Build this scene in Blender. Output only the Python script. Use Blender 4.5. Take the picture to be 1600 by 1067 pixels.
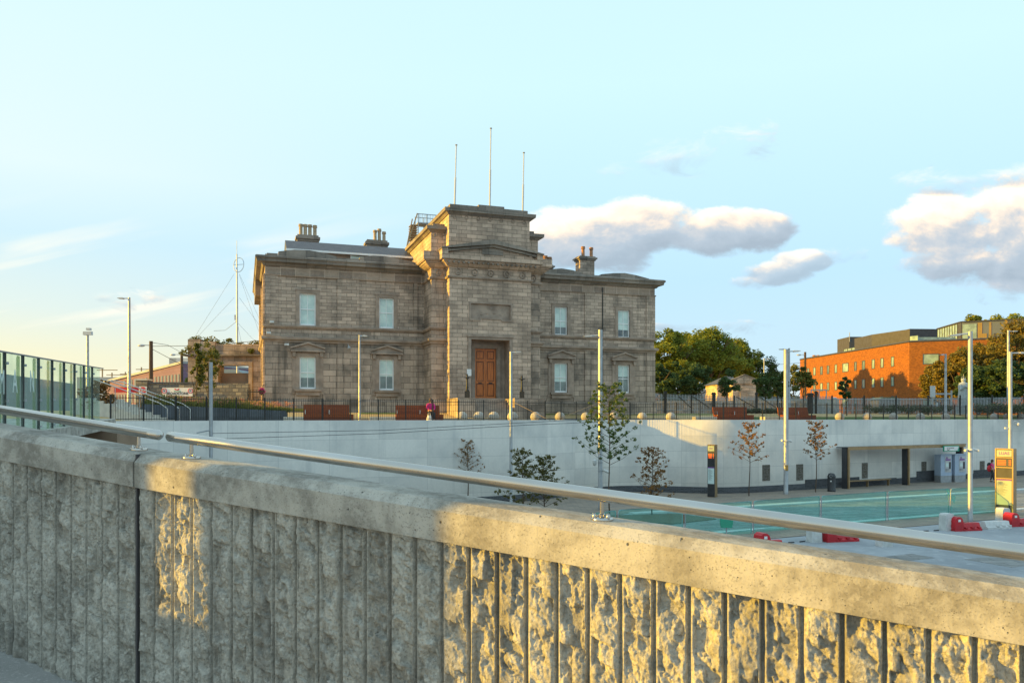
import bpy, math, random
import numpy as np
from mathutils import Vector, Matrix
R=math.radians
for o in list(bpy.data.objects): bpy.data.objects.remove(o)
scene=bpy.context.scene; COL=scene.collection
F=1230.0; HY=652.0            # focal length (in px of a 1600 px wide frame) and horizon row
# ------------------------------------------------------------------ camera
cam=bpy.data.cameras.new('camera'); cam.sensor_width=36; cam.lens=36*F/1600
cam.shift_y=(HY-533.5)/1600; cam.clip_start=.1; cam.clip_end=3000
co=bpy.data.objects.new('camera',cam); COL.objects.link(co); co.location=(0,0,0); co.rotation_euler=(R(90),0,0); scene.camera=co
# ------------------------------------------------------------------ sun
SAZ=(-1.0,-.11); SEL=R(12.6)
sl=bpy.data.lights.new('sun','SUN'); sl.energy=5.0; sl.angle=R(.5); sl.color=(1,.59,.05)
so=bpy.data.objects.new('sun',sl); COL.objects.link(so)
sd=Vector((SAZ[0]*math.cos(SEL),SAZ[1]*math.cos(SEL),math.sin(SEL))).normalized()
so.rotation_euler=sd.to_track_quat('Z','Y').to_euler(); so.location=(-30,0,40)
scene.view_settings.view_transform='Standard'; scene.view_settings.look='None'
scene.view_settings.exposure=.95; scene.view_settings.gamma=1
# ------------------------------------------------------------------ sky
W=bpy.data.worlds.new('World'); scene.world=W; W.use_nodes=True; nt=W.node_tree
for n in list(nt.nodes): nt.nodes.remove(n)
class NG:
    def __init__(s,nt): s.nt=nt
    def n(s,t,**k):
        d=s.nt.nodes.new(t)
        for a,b in k.items(): setattr(d,a,b)
        return d
    def l(s,a,b): s.nt.links.new(a,b)
    def put(s,sock,v):
        if isinstance(v,(int,float)): sock.default_value=v
        elif isinstance(v,(tuple,list)):
            sock.default_value=tuple(v)+((1,) if len(v)==3 and sock.type=='RGBA' else ())
        elif v is not None: s.l(v,sock)
    def m(s,op,a,b=None,c=None,cl=False):
        d=s.n('ShaderNodeMath',operation=op,use_clamp=cl); s.put(d.inputs[0],a)
        if b is not None: s.put(d.inputs[1],b)
        if c is not None: s.put(d.inputs[2],c)
        return d.outputs[0]
    def ss(s,x,a,b):
        d=s.n('ShaderNodeMapRange',interpolation_type='SMOOTHSTEP'); s.put(d.inputs[0],x)
        d.inputs[1].default_value=a; d.inputs[2].default_value=b; return d.outputs[0]
    def mr(s,x,a,b,c,e):
        d=s.n('ShaderNodeMapRange'); s.put(d.inputs[0],x)
        for i,v in enumerate((a,b,c,e)): s.put(d.inputs[i+1],v)
        return d.outputs[0]
    def mix(s,f,a,b,bt='MIX'):
        d=s.n('ShaderNodeMix',data_type='RGBA',blend_type=bt); s.put(d.inputs[0],f); s.put(d.inputs[6],a); s.put(d.inputs[7],b); return d.outputs[2]
    def ramp(s,x,st):
        d=s.n('ShaderNodeValToRGB'); s.put(d.inputs[0],x); e=d.color_ramp.elements
        while len(e)<len(st): e.new(.5)
        for i,(p,c) in enumerate(st):
            e[i].position=p; e[i].color=(tuple(c)+(1,)) if not isinstance(c,(int,float)) else (c,c,c,1)
        return d.outputs[0]
    def noise(s,vec,sc,det=3,rough=.55,dist=0):
        d=s.n('ShaderNodeTexNoise'); s.put(d.inputs['Vector'],vec); d.inputs['Scale'].default_value=sc; d.inputs['Detail'].default_value=det
        d.inputs['Roughness'].default_value=rough; d.inputs['Distortion'].default_value=dist; return d.outputs[0]
    def vec(s,x,y,z):
        d=s.n('ShaderNodeCombineXYZ'); s.put(d.inputs[0],x); s.put(d.inputs[1],y); s.put(d.inputs[2],z); return d.outputs[0]
g=NG(nt)
tc=g.n('ShaderNodeTexCoord'); sp=g.n('ShaderNodeSeparateXYZ'); g.l(tc.outputs['Generated'],sp.inputs[0])
dx,dy,dz=sp.outputs
yy=g.m('MAXIMUM',dy,.05)
u=g.m('DIVIDE',dx,yy); v=g.m('DIVIDE',dz,yy)
hor=g.m('SQRT',g.m('ADD',g.m('MULTIPLY',dx,dx),g.m('MULTIPLY',dy,dy)))
el=g.m('DIVIDE',dz,g.m('MAXIMUM',hor,.01))
base=g.ramp(el,[(0,(.56,.64,.66)),(.07,(.45,.62,.72)),(.17,(.42,.63,.78)),(.27,(.46,.68,.79)),(.42,(.52,.74,.80)),(1,(.50,.70,.82))])
left=g.ss(dx,.10,-.62)
warm=g.ramp(el,[(0,(.80,.69,.42)),(.07,(.72,.69,.48)),(.12,(.60,.68,.63)),(.20,(.50,.67,.73)),(.28,(.62,.74,.74)),(.5,(.56,.74,.78)),(1,(.50,.70,.82))])
base=g.mix(left,base,warm)
sky=g.n('ShaderNodeTexSky',sky_type='NISHITA',sun_disc=False); sky.sun_elevation=SEL; sky.sun_rotation=math.atan2(SAZ[0],SAZ[1])
sk=g.mix(1.0,sky.outputs[0],(.10,.10,.10),'MULTIPLY')
base=g.mix(.10,base,sk)
# thin cream streaks low in the left sky
pv=g.vec(g.m('MULTIPLY',u,1.6),g.m('ADD',g.m('MULTIPLY',v,15),g.m('MULTIPLY',u,-3.0)),0)
st=g.m('MULTIPLY',g.ss(g.noise(pv,1.6,4,.5),.50,.72),g.m('MULTIPLY',g.ss(u,.0,-.4),g.m('MULTIPLY',g.ss(v,.02,.08),g.ss(v,.30,.15))))
base=g.mix(g.m('MULTIPLY',st,.75),base,(.86,.78,.64))
# clouds: px,py,half-width,half-height,opacity,brightness shift
CL=[(905,375,85,50,1,.15),(1000,352,95,42,1,.0),(1130,366,105,36,1,-.25),(945,397,70,32,.95,-.75),(1212,427,56,19,.78,-.45),(1255,408,46,18,.74,-.1),(1305,398,45,12,.5,.1),(1170,442,34,10,.6,-.5),
    (1490,360,95,62,1,.25),(1590,345,110,70,1,.2),(1570,420,120,40,1,-.45),(1500,412,90,28,1,-.3),(1560,455,80,18,.55,-.3),
    (1165,215,55,28,.45,.5),(1050,245,66,26,.25,.5),(960,268,35,14,.18,.5),(1480,285,75,20,.35,.5),(1580,275,60,18,.35,.5),
    (1160,513,58,11,.6,-.9),(1045,512,45,9,.45,-.9),(1580,505,60,8,.3,-.8),(212,470,38,15,.6,.0),(165,464,20,8,.4,.5),(400,440,16,16,.6,.8)]
p2=g.vec(g.m('MULTIPLY',u,9),g.m('MULTIPLY',v,13),1.3)
nz=g.noise(p2,1.1,10,.60,.15)
nzf=g.noise(g.vec(g.m('MULTIPLY',u,16),g.m('MULTIPLY',v,34),4.1),1.0,8,.62,.6)
p3=g.vec(g.m('ADD',g.m('MULTIPLY',u,9),-.09),g.m('ADD',g.m('MULTIPLY',v,13),.16),1.3)
nz2=g.noise(p3,1.1,10,.60,.15)
den=None; sw=None; ssum=None
for (px,py,a,b,op,br) in CL:
    a/=F; b/=F; u0=(px-800)/F; v0=(HY-py)/F
    du=g.m('MULTIPLY',g.m('SUBTRACT',u,u0),1/a); dv=g.m('MULTIPLY',g.m('SUBTRACT',v,v0),1/b)
    E=g.m('SUBTRACT',1,g.m('ADD',g.m('MULTIPLY',du,du),g.m('MULTIPLY',dv,dv)))
    d=g.m('MULTIPLY',g.ss(g.m('ADD',E,g.m('MULTIPLY',g.m('ADD',g.m('SUBTRACT',nz,.5),g.m('MULTIPLY',g.m('SUBTRACT',nzf,.5),.35)),3.3)),-.25,.48),op)
    if op<.7: d=g.m('MULTIPLY',g.ss(g.m('ADD',E,g.m('MULTIPLY',g.m('SUBTRACT',nzf,.5),9)),-.4,2.8),op*1.5)
    den=d if den is None else g.m('MAXIMUM',den,d)
    w=g.m('MAXIMUM',g.m('ADD',E,.6),.0); w=g.m('MULTIPLY',w,w)
    s=g.m('MULTIPLY',w,g.m('ADD',g.m('SUBTRACT',g.m('MULTIPLY',dv,1.5),g.m('MULTIPLY',du,.45)),br))
    sw=w if sw is None else g.m('ADD',sw,w); ssum=s if ssum is None else g.m('ADD',ssum,s)
sh=g.m('DIVIDE',ssum,g.m('MAXIMUM',sw,.001))
sh=g.m('ADD',sh,g.m('MULTIPLY',g.m('SUBTRACT',nz,nz2),3.6))
ccol=g.ramp(g.mr(sh,-1.2,1.2,0,1),[(0,(.30,.37,.44)),(.35,(.37,.44,.51)),(.52,(.47,.50,.53)),(.66,(.68,.61,.54)),(.8,(.84,.73,.60)),(1,(.90,.82,.72))])
den=g.m('MULTIPLY',den,g.m('GREATER_THAN',dy,.06))
col=g.mix(den,base,ccol)
bg=g.n('ShaderNodeBackground'); g.l(col,bg.inputs[0]); bg.inputs[1].default_value=.74
wo=g.n('ShaderNodeOutputWorld'); g.l(bg.outputs[0],wo.inputs[0])

# ------------------------------------------------------------------ materials
def newmat(name):
    m=bpy.data.materials.new(name); m.use_nodes=True; t=m.node_tree
    b=t.nodes['Principled BSDF']; G=NG(t); return m,G,b
def mat(name,c1,c2=None,sc=3,rough=.8,metal=0,bump=0,bsc=40,spec=None,det=5,stretch=None,coord='Object',emit=None):
    m,G,b=newmat(name); c2=c2 or tuple(x*.75 for x in c1)
    tc=G.n('ShaderNodeTexCoord').outputs[coord]; v=tc
    if stretch:
        mp=G.n('ShaderNodeMapping'); mp.inputs['Scale'].default_value=stretch; G.l(tc,mp.inputs[0]); v=mp.outputs[0]
    f=G.ss(G.noise(v,sc,det),.3,.7)
    G.l(G.mix(f,c1,c2),b.inputs['Base Color'])
    G.put(b.inputs['Roughness'],G.mr(f,0,1,max(0,rough-.06),min(1,rough+.06))); b.inputs['Metallic'].default_value=metal
    if spec is not None: b.inputs['Specular IOR Level'].default_value=spec
    if bump:
        bp=G.n('ShaderNodeBump'); bp.inputs['Strength'].default_value=bump; bp.inputs['Distance'].default_value=.02
        G.l(G.noise(tc,bsc,5),bp.inputs['Height']); G.l(bp.outputs[0],b.inputs['Normal'])
    if emit:
        b.inputs['Emission Color'].default_value=tuple(c1)+(1,); b.inputs['Emission Strength'].default_value=emit
    return m
def masonry(name,c1,c2,mort,bw,bh,ms=.012,off=.5,stain=.55,rough=.9,squash=1.0,var=(.5,1.0),bump=.6,streak=True,dist=.012,coord='UV',stc=(.045,.045,.04)):
    m,G,b=newmat(name); tc=G.n('ShaderNodeTexCoord'); uv=tc.outputs[coord]; ob=tc.outputs['Object']
    br=G.n('ShaderNodeTexBrick'); br.offset=off; br.squash=squash; br.squash_frequency=3
    G.l(uv,br.inputs['Vector'])
    br.inputs['Color1'].default_value=(1,1,1,1); br.inputs['Color2'].default_value=(0,0,0,1); br.inputs['Mortar'].default_value=(.5,.5,.5,1)
    br.inputs['Scale'].default_value=1; br.inputs['Mortar Size'].default_value=ms; br.inputs['Mortar Smooth'].default_value=.3
    br.inputs['Bias'].default_value=0; br.inputs['Brick Width'].default_value=bw; br.inputs['Row Height'].default_value=bh
    n1=G.noise(ob,9,6); n2=G.noise(ob,.55,4)
    f=G.m('MULTIPLY_ADD',G.m('SUBTRACT',n1,.5),1.1,br.outputs['Color'],cl=True)
    c=G.mix(f,c1,c2)
    c=G.mix(G.m('MULTIPLY',br.outputs['Fac'],.85),c,mort)
    c=G.mix(G.m('MULTIPLY',G.ss(n2,.42,.72),stain),c,stc)
    if streak:
        mp=G.n('ShaderNodeMapping'); mp.inputs['Scale'].default_value=(2.6,2.6,.16); G.l(ob,mp.inputs[0])
        s=G.noise(mp.outputs[0],1,5,.6); c=G.mix(G.m('MULTIPLY',G.ss(s,.52,.75),stain*.9),c,stc)
    G.l(c,b.inputs['Base Color']); b.inputs['Roughness'].default_value=rough; b.inputs['Specular IOR Level'].default_value=.25
    bp=G.n('ShaderNodeBump'); bp.inputs['Strength'].default_value=bump; bp.inputs['Distance'].default_value=dist
    h=G.m('ADD',G.m('MULTIPLY',br.outputs['Fac'],-1),G.m('MULTIPLY',n1,.5)); G.l(h,bp.inputs['Height']); G.l(bp.outputs[0],b.inputs['Normal'])
    return m
def glassy(name,c,rough=.05,spec=1.0,c2=None,coat=0):
    m,G,b=newmat(name); tc=G.n('ShaderNodeTexCoord').outputs['Object']
    G.l(G.mix(G.ss(G.noise(tc,1.2,3),.35,.65),c,c2 or tuple(x*.6 for x in c)),b.inputs['Base Color'])
    b.inputs['Roughness'].default_value=rough; b.inputs['Specular IOR Level'].default_value=spec
    bp=G.n('ShaderNodeBump'); bp.inputs['Strength'].default_value=.05; G.l(G.noise(tc,1.5,2),bp.inputs['Height']); G.l(bp.outputs[0],b.inputs['Normal'])
    return m
def sheer(name,c,alpha,rough=.3,wave=0):
    m,G,b=newmat(name); out=m.node_tree.nodes['Material Output']; tc=G.n('ShaderNodeTexCoord').outputs['Object']
    G.l(G.mix(G.noise(tc,2,4),c,tuple(x*.75 for x in c)),b.inputs['Base Color']); b.inputs['Roughness'].default_value=rough
    tr=G.n('ShaderNodeBsdfTransparent'); tr.inputs[0].default_value=(min(1,c[0]*.8+.5),min(1,c[1]*.8+.58),min(1,c[2]*.8+.56),1)
    mx=G.n('ShaderNodeMixShader'); f=G.mr(G.noise(tc,1.1,4),.3,.7,alpha-.1,alpha+.1) if wave else alpha
    G.put(mx.inputs[0],f); G.l(tr.outputs[0],mx.inputs[1]); G.l(b.outputs[0],mx.inputs[2]); G.l(mx.outputs[0],out.inputs[0]); return m
def leafmat(name,c1,c2,sc=.8):
    m,G,b=newmat(name); out=m.node_tree.nodes['Material Output']; tc=G.n('ShaderNodeTexCoord').outputs['Object']
    wn=G.n('ShaderNodeNewGeometry').outputs['Random Per Island']
    f=G.m('ADD',G.m('MULTIPLY',wn,.5),G.m('MULTIPLY',G.ss(G.noise(tc,sc,3),.3,.7),.5))
    c=G.mix(f,c1,c2); G.l(c,b.inputs['Base Color']); b.inputs['Roughness'].default_value=.6; b.inputs['Specular IOR Level'].default_value=.3
    tl=G.n('ShaderNodeBsdfTranslucent'); G.l(c,tl.inputs[0]); mx=G.n('ShaderNodeMixShader'); mx.inputs[0].default_value=.35
    G.l(b.outputs[0],mx.inputs[1]); G.l(tl.outputs[0],mx.inputs[2]); G.l(mx.outputs[0],out.inputs[0]); return m
M={}
M['ashlar_up']=masonry('ashlar_upper',(.60,.465,.365),(.37,.29,.23),(.075,.065,.055),.66,.235,.012,stain=.62)
M['ashlar_lo']=masonry('ashlar_lower',(.54,.42,.33),(.335,.265,.21),(.07,.06,.05),.92,.40,.015,stain=.68)
M['ashlar_tw']=masonry('ashlar_tower',(.65,.49,.375),(.41,.31,.24),(.09,.08,.065),.72,.27,.013,stain=.42)
M['frieze']=masonry('frieze_stone',(.50,.385,.30),(.27,.21,.17),(.64,.52,.41),.95,.9,.02,off=0,stain=.30,bump=.3)
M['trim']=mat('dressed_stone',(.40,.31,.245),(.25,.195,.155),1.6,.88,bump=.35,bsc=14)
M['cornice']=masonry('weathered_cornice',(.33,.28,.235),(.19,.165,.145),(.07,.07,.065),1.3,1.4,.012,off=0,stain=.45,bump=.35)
M['slate']=masonry('slate',(.10,.105,.125),(.075,.08,.10),(.07,.075,.09),.3,.22,.008,stain=.1,rough=.55,bump=.3,streak=False)
M['sash']=mat('white_paint',(.86,.87,.87),(.80,.81,.81),5,.45)
M['blind']=glassy('glass_over_blind',(.62,.76,.70),.06,.7,c2=(.46,.60,.57))
M['blind2']=glassy('glass_over_dark',(.10,.15,.13),.04,1.0)
M['glassmid']=glassy('glass_mid',(.16,.22,.20),.04,1.0,c2=(.07,.10,.09))
M['door']=mat('varnished_oak',(.62,.17,.022),(.42,.11,.016),2.5,.42,bump=.15,bsc=25,stretch=(6,6,.6))
M['door_shade_tone']=mat('shade_toned_moulding',(.10,.035,.012),(.06,.022,.01),4,.5)  # dark tone puts the shade of the panel gaps into the colour
M['iron']=mat('black_iron',(.025,.027,.028),(.045,.042,.036),8,.55,metal=.3)
M['pot']=mat('terracotta_pot',(.42,.19,.08),(.25,.14,.08),6,.8)
M['potw']=mat('pale_pot',(.45,.33,.20),(.28,.22,.15),6,.8)
M['panelwall']=masonry('panel_wall',(.66,.63,.58),(.55,.53,.49),(.40,.39,.37),2.6,1.0,.011,off=0,stain=.42,bump=.12,rough=.75,dist=.006,stc=(.34,.35,.35))
M['plinthbrick']=masonry('dark_brick',(.075,.08,.09),(.04,.043,.05),(.14,.14,.14),.24,.085,.011,stain=.1,bump=.4)
M['rubble']=masonry('rubble_stone',(.42,.34,.23),(.15,.14,.125),(.12,.11,.10),.42,.24,.03,stain=.2,bump=.8)
M['darkstone']=masonry('blue_limestone',(.115,.13,.15),(.08,.09,.105),(.05,.055,.06),.5,.9,.014,off=0,stain=.15,bump=.3)
M['steel']=mat('brushed_steel',(.56,.535,.50),(.46,.43,.39),2.5,.16,metal=1.0,stretch=(.6,1,1))
M['galv']=mat('painted_steel_pole',(.36,.375,.39),(.30,.315,.33),4,.38,metal=.35)
M['greysteel']=mat('galvanised_steel',(.38,.40,.42),(.28,.30,.32),5,.5,metal=.4)
M['lamphead']=mat('lamp_head',(.50,.52,.54),(.42,.44,.46),5,.4,metal=.2)
M['wood']=mat('tarred_timber',(.10,.065,.04),(.06,.04,.028),4,.85,stretch=(6,6,.5))
M['brick']=masonry('orange_brick',(.36,.12,.018),(.20,.065,.012),(.22,.11,.05),.24,.12,.012,stain=.06,bump=.4,streak=False)
M['ball']=mat('granite_ball',(.50,.46,.40),(.38,.35,.31),20,.85,bump=.2,bsc=60)
M['benchwood']=masonry('bench_slats',(.30,.085,.035),(.22,.06,.028),(.05,.02,.012),3.0,.075,.010,off=0,stain=.05,bump=.5,streak=False)
M['whitest']=mat('pale_stone',(.62,.58,.50),(.52,.49,.43),5,.8)
M['bark']=mat('bark',(.13,.095,.065),(.075,.055,.04),9,.9,bump=.4,bsc=30)
M['twig']=mat('twig_bark',(.12,.08,.055),(.07,.05,.035),9,.9)
M['leaf_big']=leafmat('leaf_lime',(.27,.27,.03),(.13,.19,.03),.35)
M['leaf_dark']=leafmat('leaf_dark',(.085,.135,.04),(.05,.09,.03),.4)
M['leaf_mid']=leafmat('leaf_mid',(.19,.18,.035),(.08,.11,.028),.5)
M['leaf_autumn']=leafmat('leaf_autumn',(.30,.19,.03),(.12,.13,.03),.5)
M['leaf_rust']=leafmat('leaf_rust',(.33,.15,.035),(.15,.10,.04),2)
M['leaf_olive']=leafmat('leaf_olive',(.17,.14,.03),(.07,.085,.028),2)
M['leaf_green']=leafmat('leaf_green',(.13,.17,.03),(.05,.10,.03),2)
M['grass']=leafmat('grass_blades',(.30,.25,.06),(.10,.15,.03),1.5)
M['flower']=leafmat('flower_heads',(.62,.22,.22),(.50,.34,.08),2)
M['lav']=leafmat('grey_shrub',(.15,.16,.10),(.10,.12,.07),1)
M['skin']=mat('skin',(.50,.29,.20),(.45,.25,.17),10,.6)
M['hair']=mat('hair',(.10,.045,.02),(.05,.025,.015),20,.6)
M['pink']=mat('pink_cloth',(.72,.03,.22),(.55,.02,.16),8,.85)
M['black']=mat('black_cloth',(.025,.025,.03),(.04,.04,.045),8,.85)
M['blackp']=mat('black_plastic',(.022,.024,.028),(.04,.042,.046),3,.45)
M['redpl']=mat('red_plastic',(.55,.012,.022),(.38,.010,.018),3,.45)
M['whitepl']=mat('white_plastic',(.62,.63,.62),(.48,.49,.48),4,.5)
M['white']=mat('white_board',(.78,.78,.76),(.70,.70,.69),3,.6)
M['redpaint']=mat('red_paint',(.60,.02,.03),(.50,.02,.03),3,.6)
M['greenpaint']=mat('green_paint',(.03,.33,.20),(.03,.28,.18),3,.6)
M['mesh']=sheer('green_debris_mesh',(.20,.58,.50),.27,.8,wave=1)
M['gscreen']=sheer('green_tinted_glass',(.50,.56,.52),.15,.05,wave=1)
M['gfin']=sheer('pale_green_fin',(.46,.47,.26),.45,.25)
M['etch']=mat('etched_lettering',(.62,.72,.68),(.58,.68,.64),3,.5)
M['bluemach']=mat('pale_blue_metal',(.38,.47,.60),(.33,.42,.55),3,.45)
M['bronze']=mat('bronze_metal',(.36,.25,.13),(.28,.19,.10),3,.42,metal=.5)
M['screenlit']=mat('lit_screen',(.34,.38,.22),(.30,.34,.2),3,.4,emit=.10)
M['screenled']=mat('led_text',(.95,.12,.01),(.9,.1,.01),3,.4,emit=.5)
M['maplit']=mat('timetable_panel',(.40,.55,.55),(.36,.5,.5),6,.3,emit=.1)
M['purple']=mat('purple_ink',(.20,.05,.30),(.2,.05,.3),3,.5)
M['greymetal']=mat('charcoal_cladding',(.066,.064,.068),(.052,.05,.054),2,.6)
M['darkclad']=mat('dark_cladding',(.045,.048,.055),(.035,.037,.043),2,.5)
M['glasspale']=glassy('pale_green_glass',(.30,.42,.34),.06,.9)
M['glassdark']=glassy('dark_glass',(.05,.06,.065),.05,.9,c2=(.16,.18,.17))
M['pinkclad']=masonry('pink_brick_cladding',(.20,.135,.20),(.17,.11,.17),(.13,.07,.10),2.0,.5,.02,off=.5,stain=.05,bump=.2,streak=False)
M['clad_a']=mat('slate_panel',(.13,.15,.17),(.11,.13,.15),1,.6)
M['clad_b']=mat('gold_panel',(.30,.20,.055),(.26,.175,.05),1,.6)
M['farwall']=mat('far_grey_render',(.25,.29,.30),(.21,.25,.26),.3,.8)
M['farroof']=mat('far_roof',(.32,.34,.36),(.28,.30,.31),.4,.7)
M['patch']=masonry('dark_slate_inset',(.20,.19,.17),(.12,.10,.075),(.08,.08,.08),.14,.07,.006,stain=.3,bump=.4)
M['statue']=mat('weathered_statue',(.42,.46,.48),(.33,.37,.39),6,.8)
M['hutgreen']=mat('dull_green_felt',(.08,.12,.10),(.06,.09,.08),3,.8)
M['brownwall']=mat('brown_render',(.30,.21,.14),(.22,.15,.10),.8,.85)
# --- ground materials
def groundmat(name,c1,c2,c3,s1,s2,rough=.9,bump=.3,bsc=30):
    m,G,b=newmat(name); tc=G.n('ShaderNodeTexCoord').outputs['Object']
    c=G.mix(G.ss(G.noise(tc,s1,5),.35,.65),c1,c2); c=G.mix(G.m('MULTIPLY',G.ss(G.noise(tc,s2,6,.7),.5,.7),.7),c,c3)
    G.l(c,b.inputs['Base Color']); b.inputs['Roughness'].default_value=rough; b.inputs['Specular IOR Level'].default_value=.25
    bp=G.n('ShaderNodeBump'); bp.inputs['Strength'].default_value=bump; bp.inputs['Distance'].default_value=.02
    G.l(G.noise(tc,bsc,5,.7),bp.inputs['Height']); G.l(bp.outputs[0],b.inputs['Normal']); return m
M['asphalt']=groundmat('road_concrete',(.34,.36,.38),(.24,.26,.28),(.44,.46,.48),.35,1.6)
M['path']=groundmat('fine_grey_path',(.46,.45,.43),(.34,.335,.32),(.70,.69,.66),2,45,bump=.9,bsc=120)
M['plaza']=groundmat('buff_plaza',(.55,.40,.19),(.46,.33,.16),(.40,.30,.16),.2,2)
M['lawn']=groundmat('lawn',(.09,.15,.02),(.06,.11,.018),(.12,.14,.03),.4,4)
M['paver']=masonry('buff_pavers',(.34,.28,.22),(.24,.21,.18),(.15,.14,.12),.6,.3,.014,stain=.2,bump=.3,streak=False)
M['trackbed']=masonry('track_paving',(.30,.30,.29),(.19,.195,.19),(.10,.10,.10),1.2,.4,.02,stain=.25,bump=.3,streak=False)
M['kerb']=mat('pale_kerb',(.62,.63,.60),(.5,.51,.49),3,.8)
M['soil']=mat('bark_mulch',(.14,.095,.045),(.09,.06,.03),8,.95,bump=.8,bsc=40)
# cast concrete of the parapet cap: mottled, with air holes
def concrete(name,rib):
    m,G,b=newmat(name); tc=G.n('ShaderNodeTexCoord').outputs['Object']
    n1=G.noise(tc,2.2,6,.65); n2=G.noise(tc,18,6,.7); n3=G.noise(tc,90,4,.6)
    a,c2=((.47,.445,.39),(.24,.225,.195)) if not rib else ((.48,.46,.405),(.33,.315,.275))
    c=G.mix(G.ss(n1,.40,.60),a,c2); c=G.mix(G.m('MULTIPLY',G.ss(n2,.42,.66),.5 if not rib else .25),c,(.50,.48,.43) if not rib else (.50,.475,.42))
    c=G.mix(G.m('MULTIPLY',G.ss(n3,.52,.72),.6),c,(.13,.125,.115))
    h=G.m('ADD',G.m('MULTIPLY',n2,.6),G.m('MULTIPLY',n3,.5))
    if not rib:
        mp=G.n('ShaderNodeMapping'); mp.inputs['Scale'].default_value=(7,7,.8); G.l(tc,mp.inputs[0])
        c=G.mix(G.m('MULTIPLY',G.ss(G.noise(mp.outputs[0],1,5,.65),.5,.72),.55),c,(.22,.205,.175))
        for sc,th in ((14,.085),(34,.10),(80,.13)):
            vo=G.n('ShaderNodeTexVoronoi'); vo.inputs['Scale'].default_value=sc; vo.inputs['Randomness'].default_value=1; G.l(tc,vo.inputs['Vector'])
            sel=G.m('GREATER_THAN',G.noise(vo.outputs['Position'],31,1),.60 if sc<40 else .56)
            pit=G.m('MULTIPLY',G.ss(vo.outputs['Distance'],th*1.3,th*.7),sel)
            c=G.mix(G.m('MULTIPLY',pit,.85),c,(.05,.048,.042)); h=G.m('SUBTRACT',h,G.m('MULTIPLY',pit,1.6))  # shade inside the air holes is put into the colour too
    if rib:
        vo=G.n('ShaderNodeTexVoronoi'); vo.inputs['Scale'].default_value=75; G.l(tc,vo.inputs['Vector']); sp_=G.n('ShaderNodeSeparateXYZ'); G.l(vo.outputs['Color'],sp_.inputs[0])
        c=G.mix(G.m('MULTIPLY',G.m('GREATER_THAN',sp_.outputs[0],.72),.38),c,(.20,.19,.165)); c=G.mix(G.m('MULTIPLY',G.m('LESS_THAN',sp_.outputs[1],.20),.35),c,(.62,.59,.52))
        mp=G.n('ShaderNodeMapping'); mp.inputs['Scale'].default_value=(5,5,.5); G.l(tc,mp.inputs[0]); c=G.mix(G.m('MULTIPLY',G.ss(G.noise(mp.outputs[0],1,5,.65),.48,.68),.62),c,(.15,.142,.125))
    G.l(c,b.inputs['Base Color']); b.inputs['Roughness'].default_value=.9; b.inputs['Specular IOR Level'].default_value=.25
    bp=G.n('ShaderNodeBump'); bp.inputs['Strength'].default_value=1.0 if rib else .6; bp.inputs['Distance'].default_value=.014 if rib else .006
    G.l(h,bp.inputs['Height']); G.l(bp.outputs[0],b.inputs['Normal']); return m
M['conc_cap']=concrete('cast_concrete',False); M['conc_rib']=concrete('broken_rib_concrete',True)

# ------------------------------------------------------------------ mesh helpers
def uvmap(me):
    n=len(me.loops)
    if not n: return
    uvl=me.uv_layers.new(name='UVMap')
    vi=np.empty(n,'i'); me.loops.foreach_get('vertex_index',vi)
    co=np.empty(len(me.vertices)*3); me.vertices.foreach_get('co',co); co=co.reshape(-1,3)
    pn=np.empty(len(me.polygons)*3); me.polygons.foreach_get('normal',pn); pn=pn.reshape(-1,3)
    lt=np.empty(len(me.polygons),'i'); me.polygons.foreach_get('loop_total',lt)
    nn=np.repeat(pn,lt,axis=0); p=co[vi]
    hl=np.hypot(nn[:,0],nn[:,1]); flat=np.abs(nn[:,2])>.8
    tx=-nn[:,1]/np.maximum(hl,1e-6); ty=nn[:,0]/np.maximum(hl,1e-6)
    U=np.where(flat,p[:,0],p[:,0]*tx+p[:,1]*ty); V=np.where(flat,p[:,1],p[:,2]/np.maximum(hl,.2))
    uvl.data.foreach_set('uv',np.stack([U,V],1).ravel())
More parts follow.
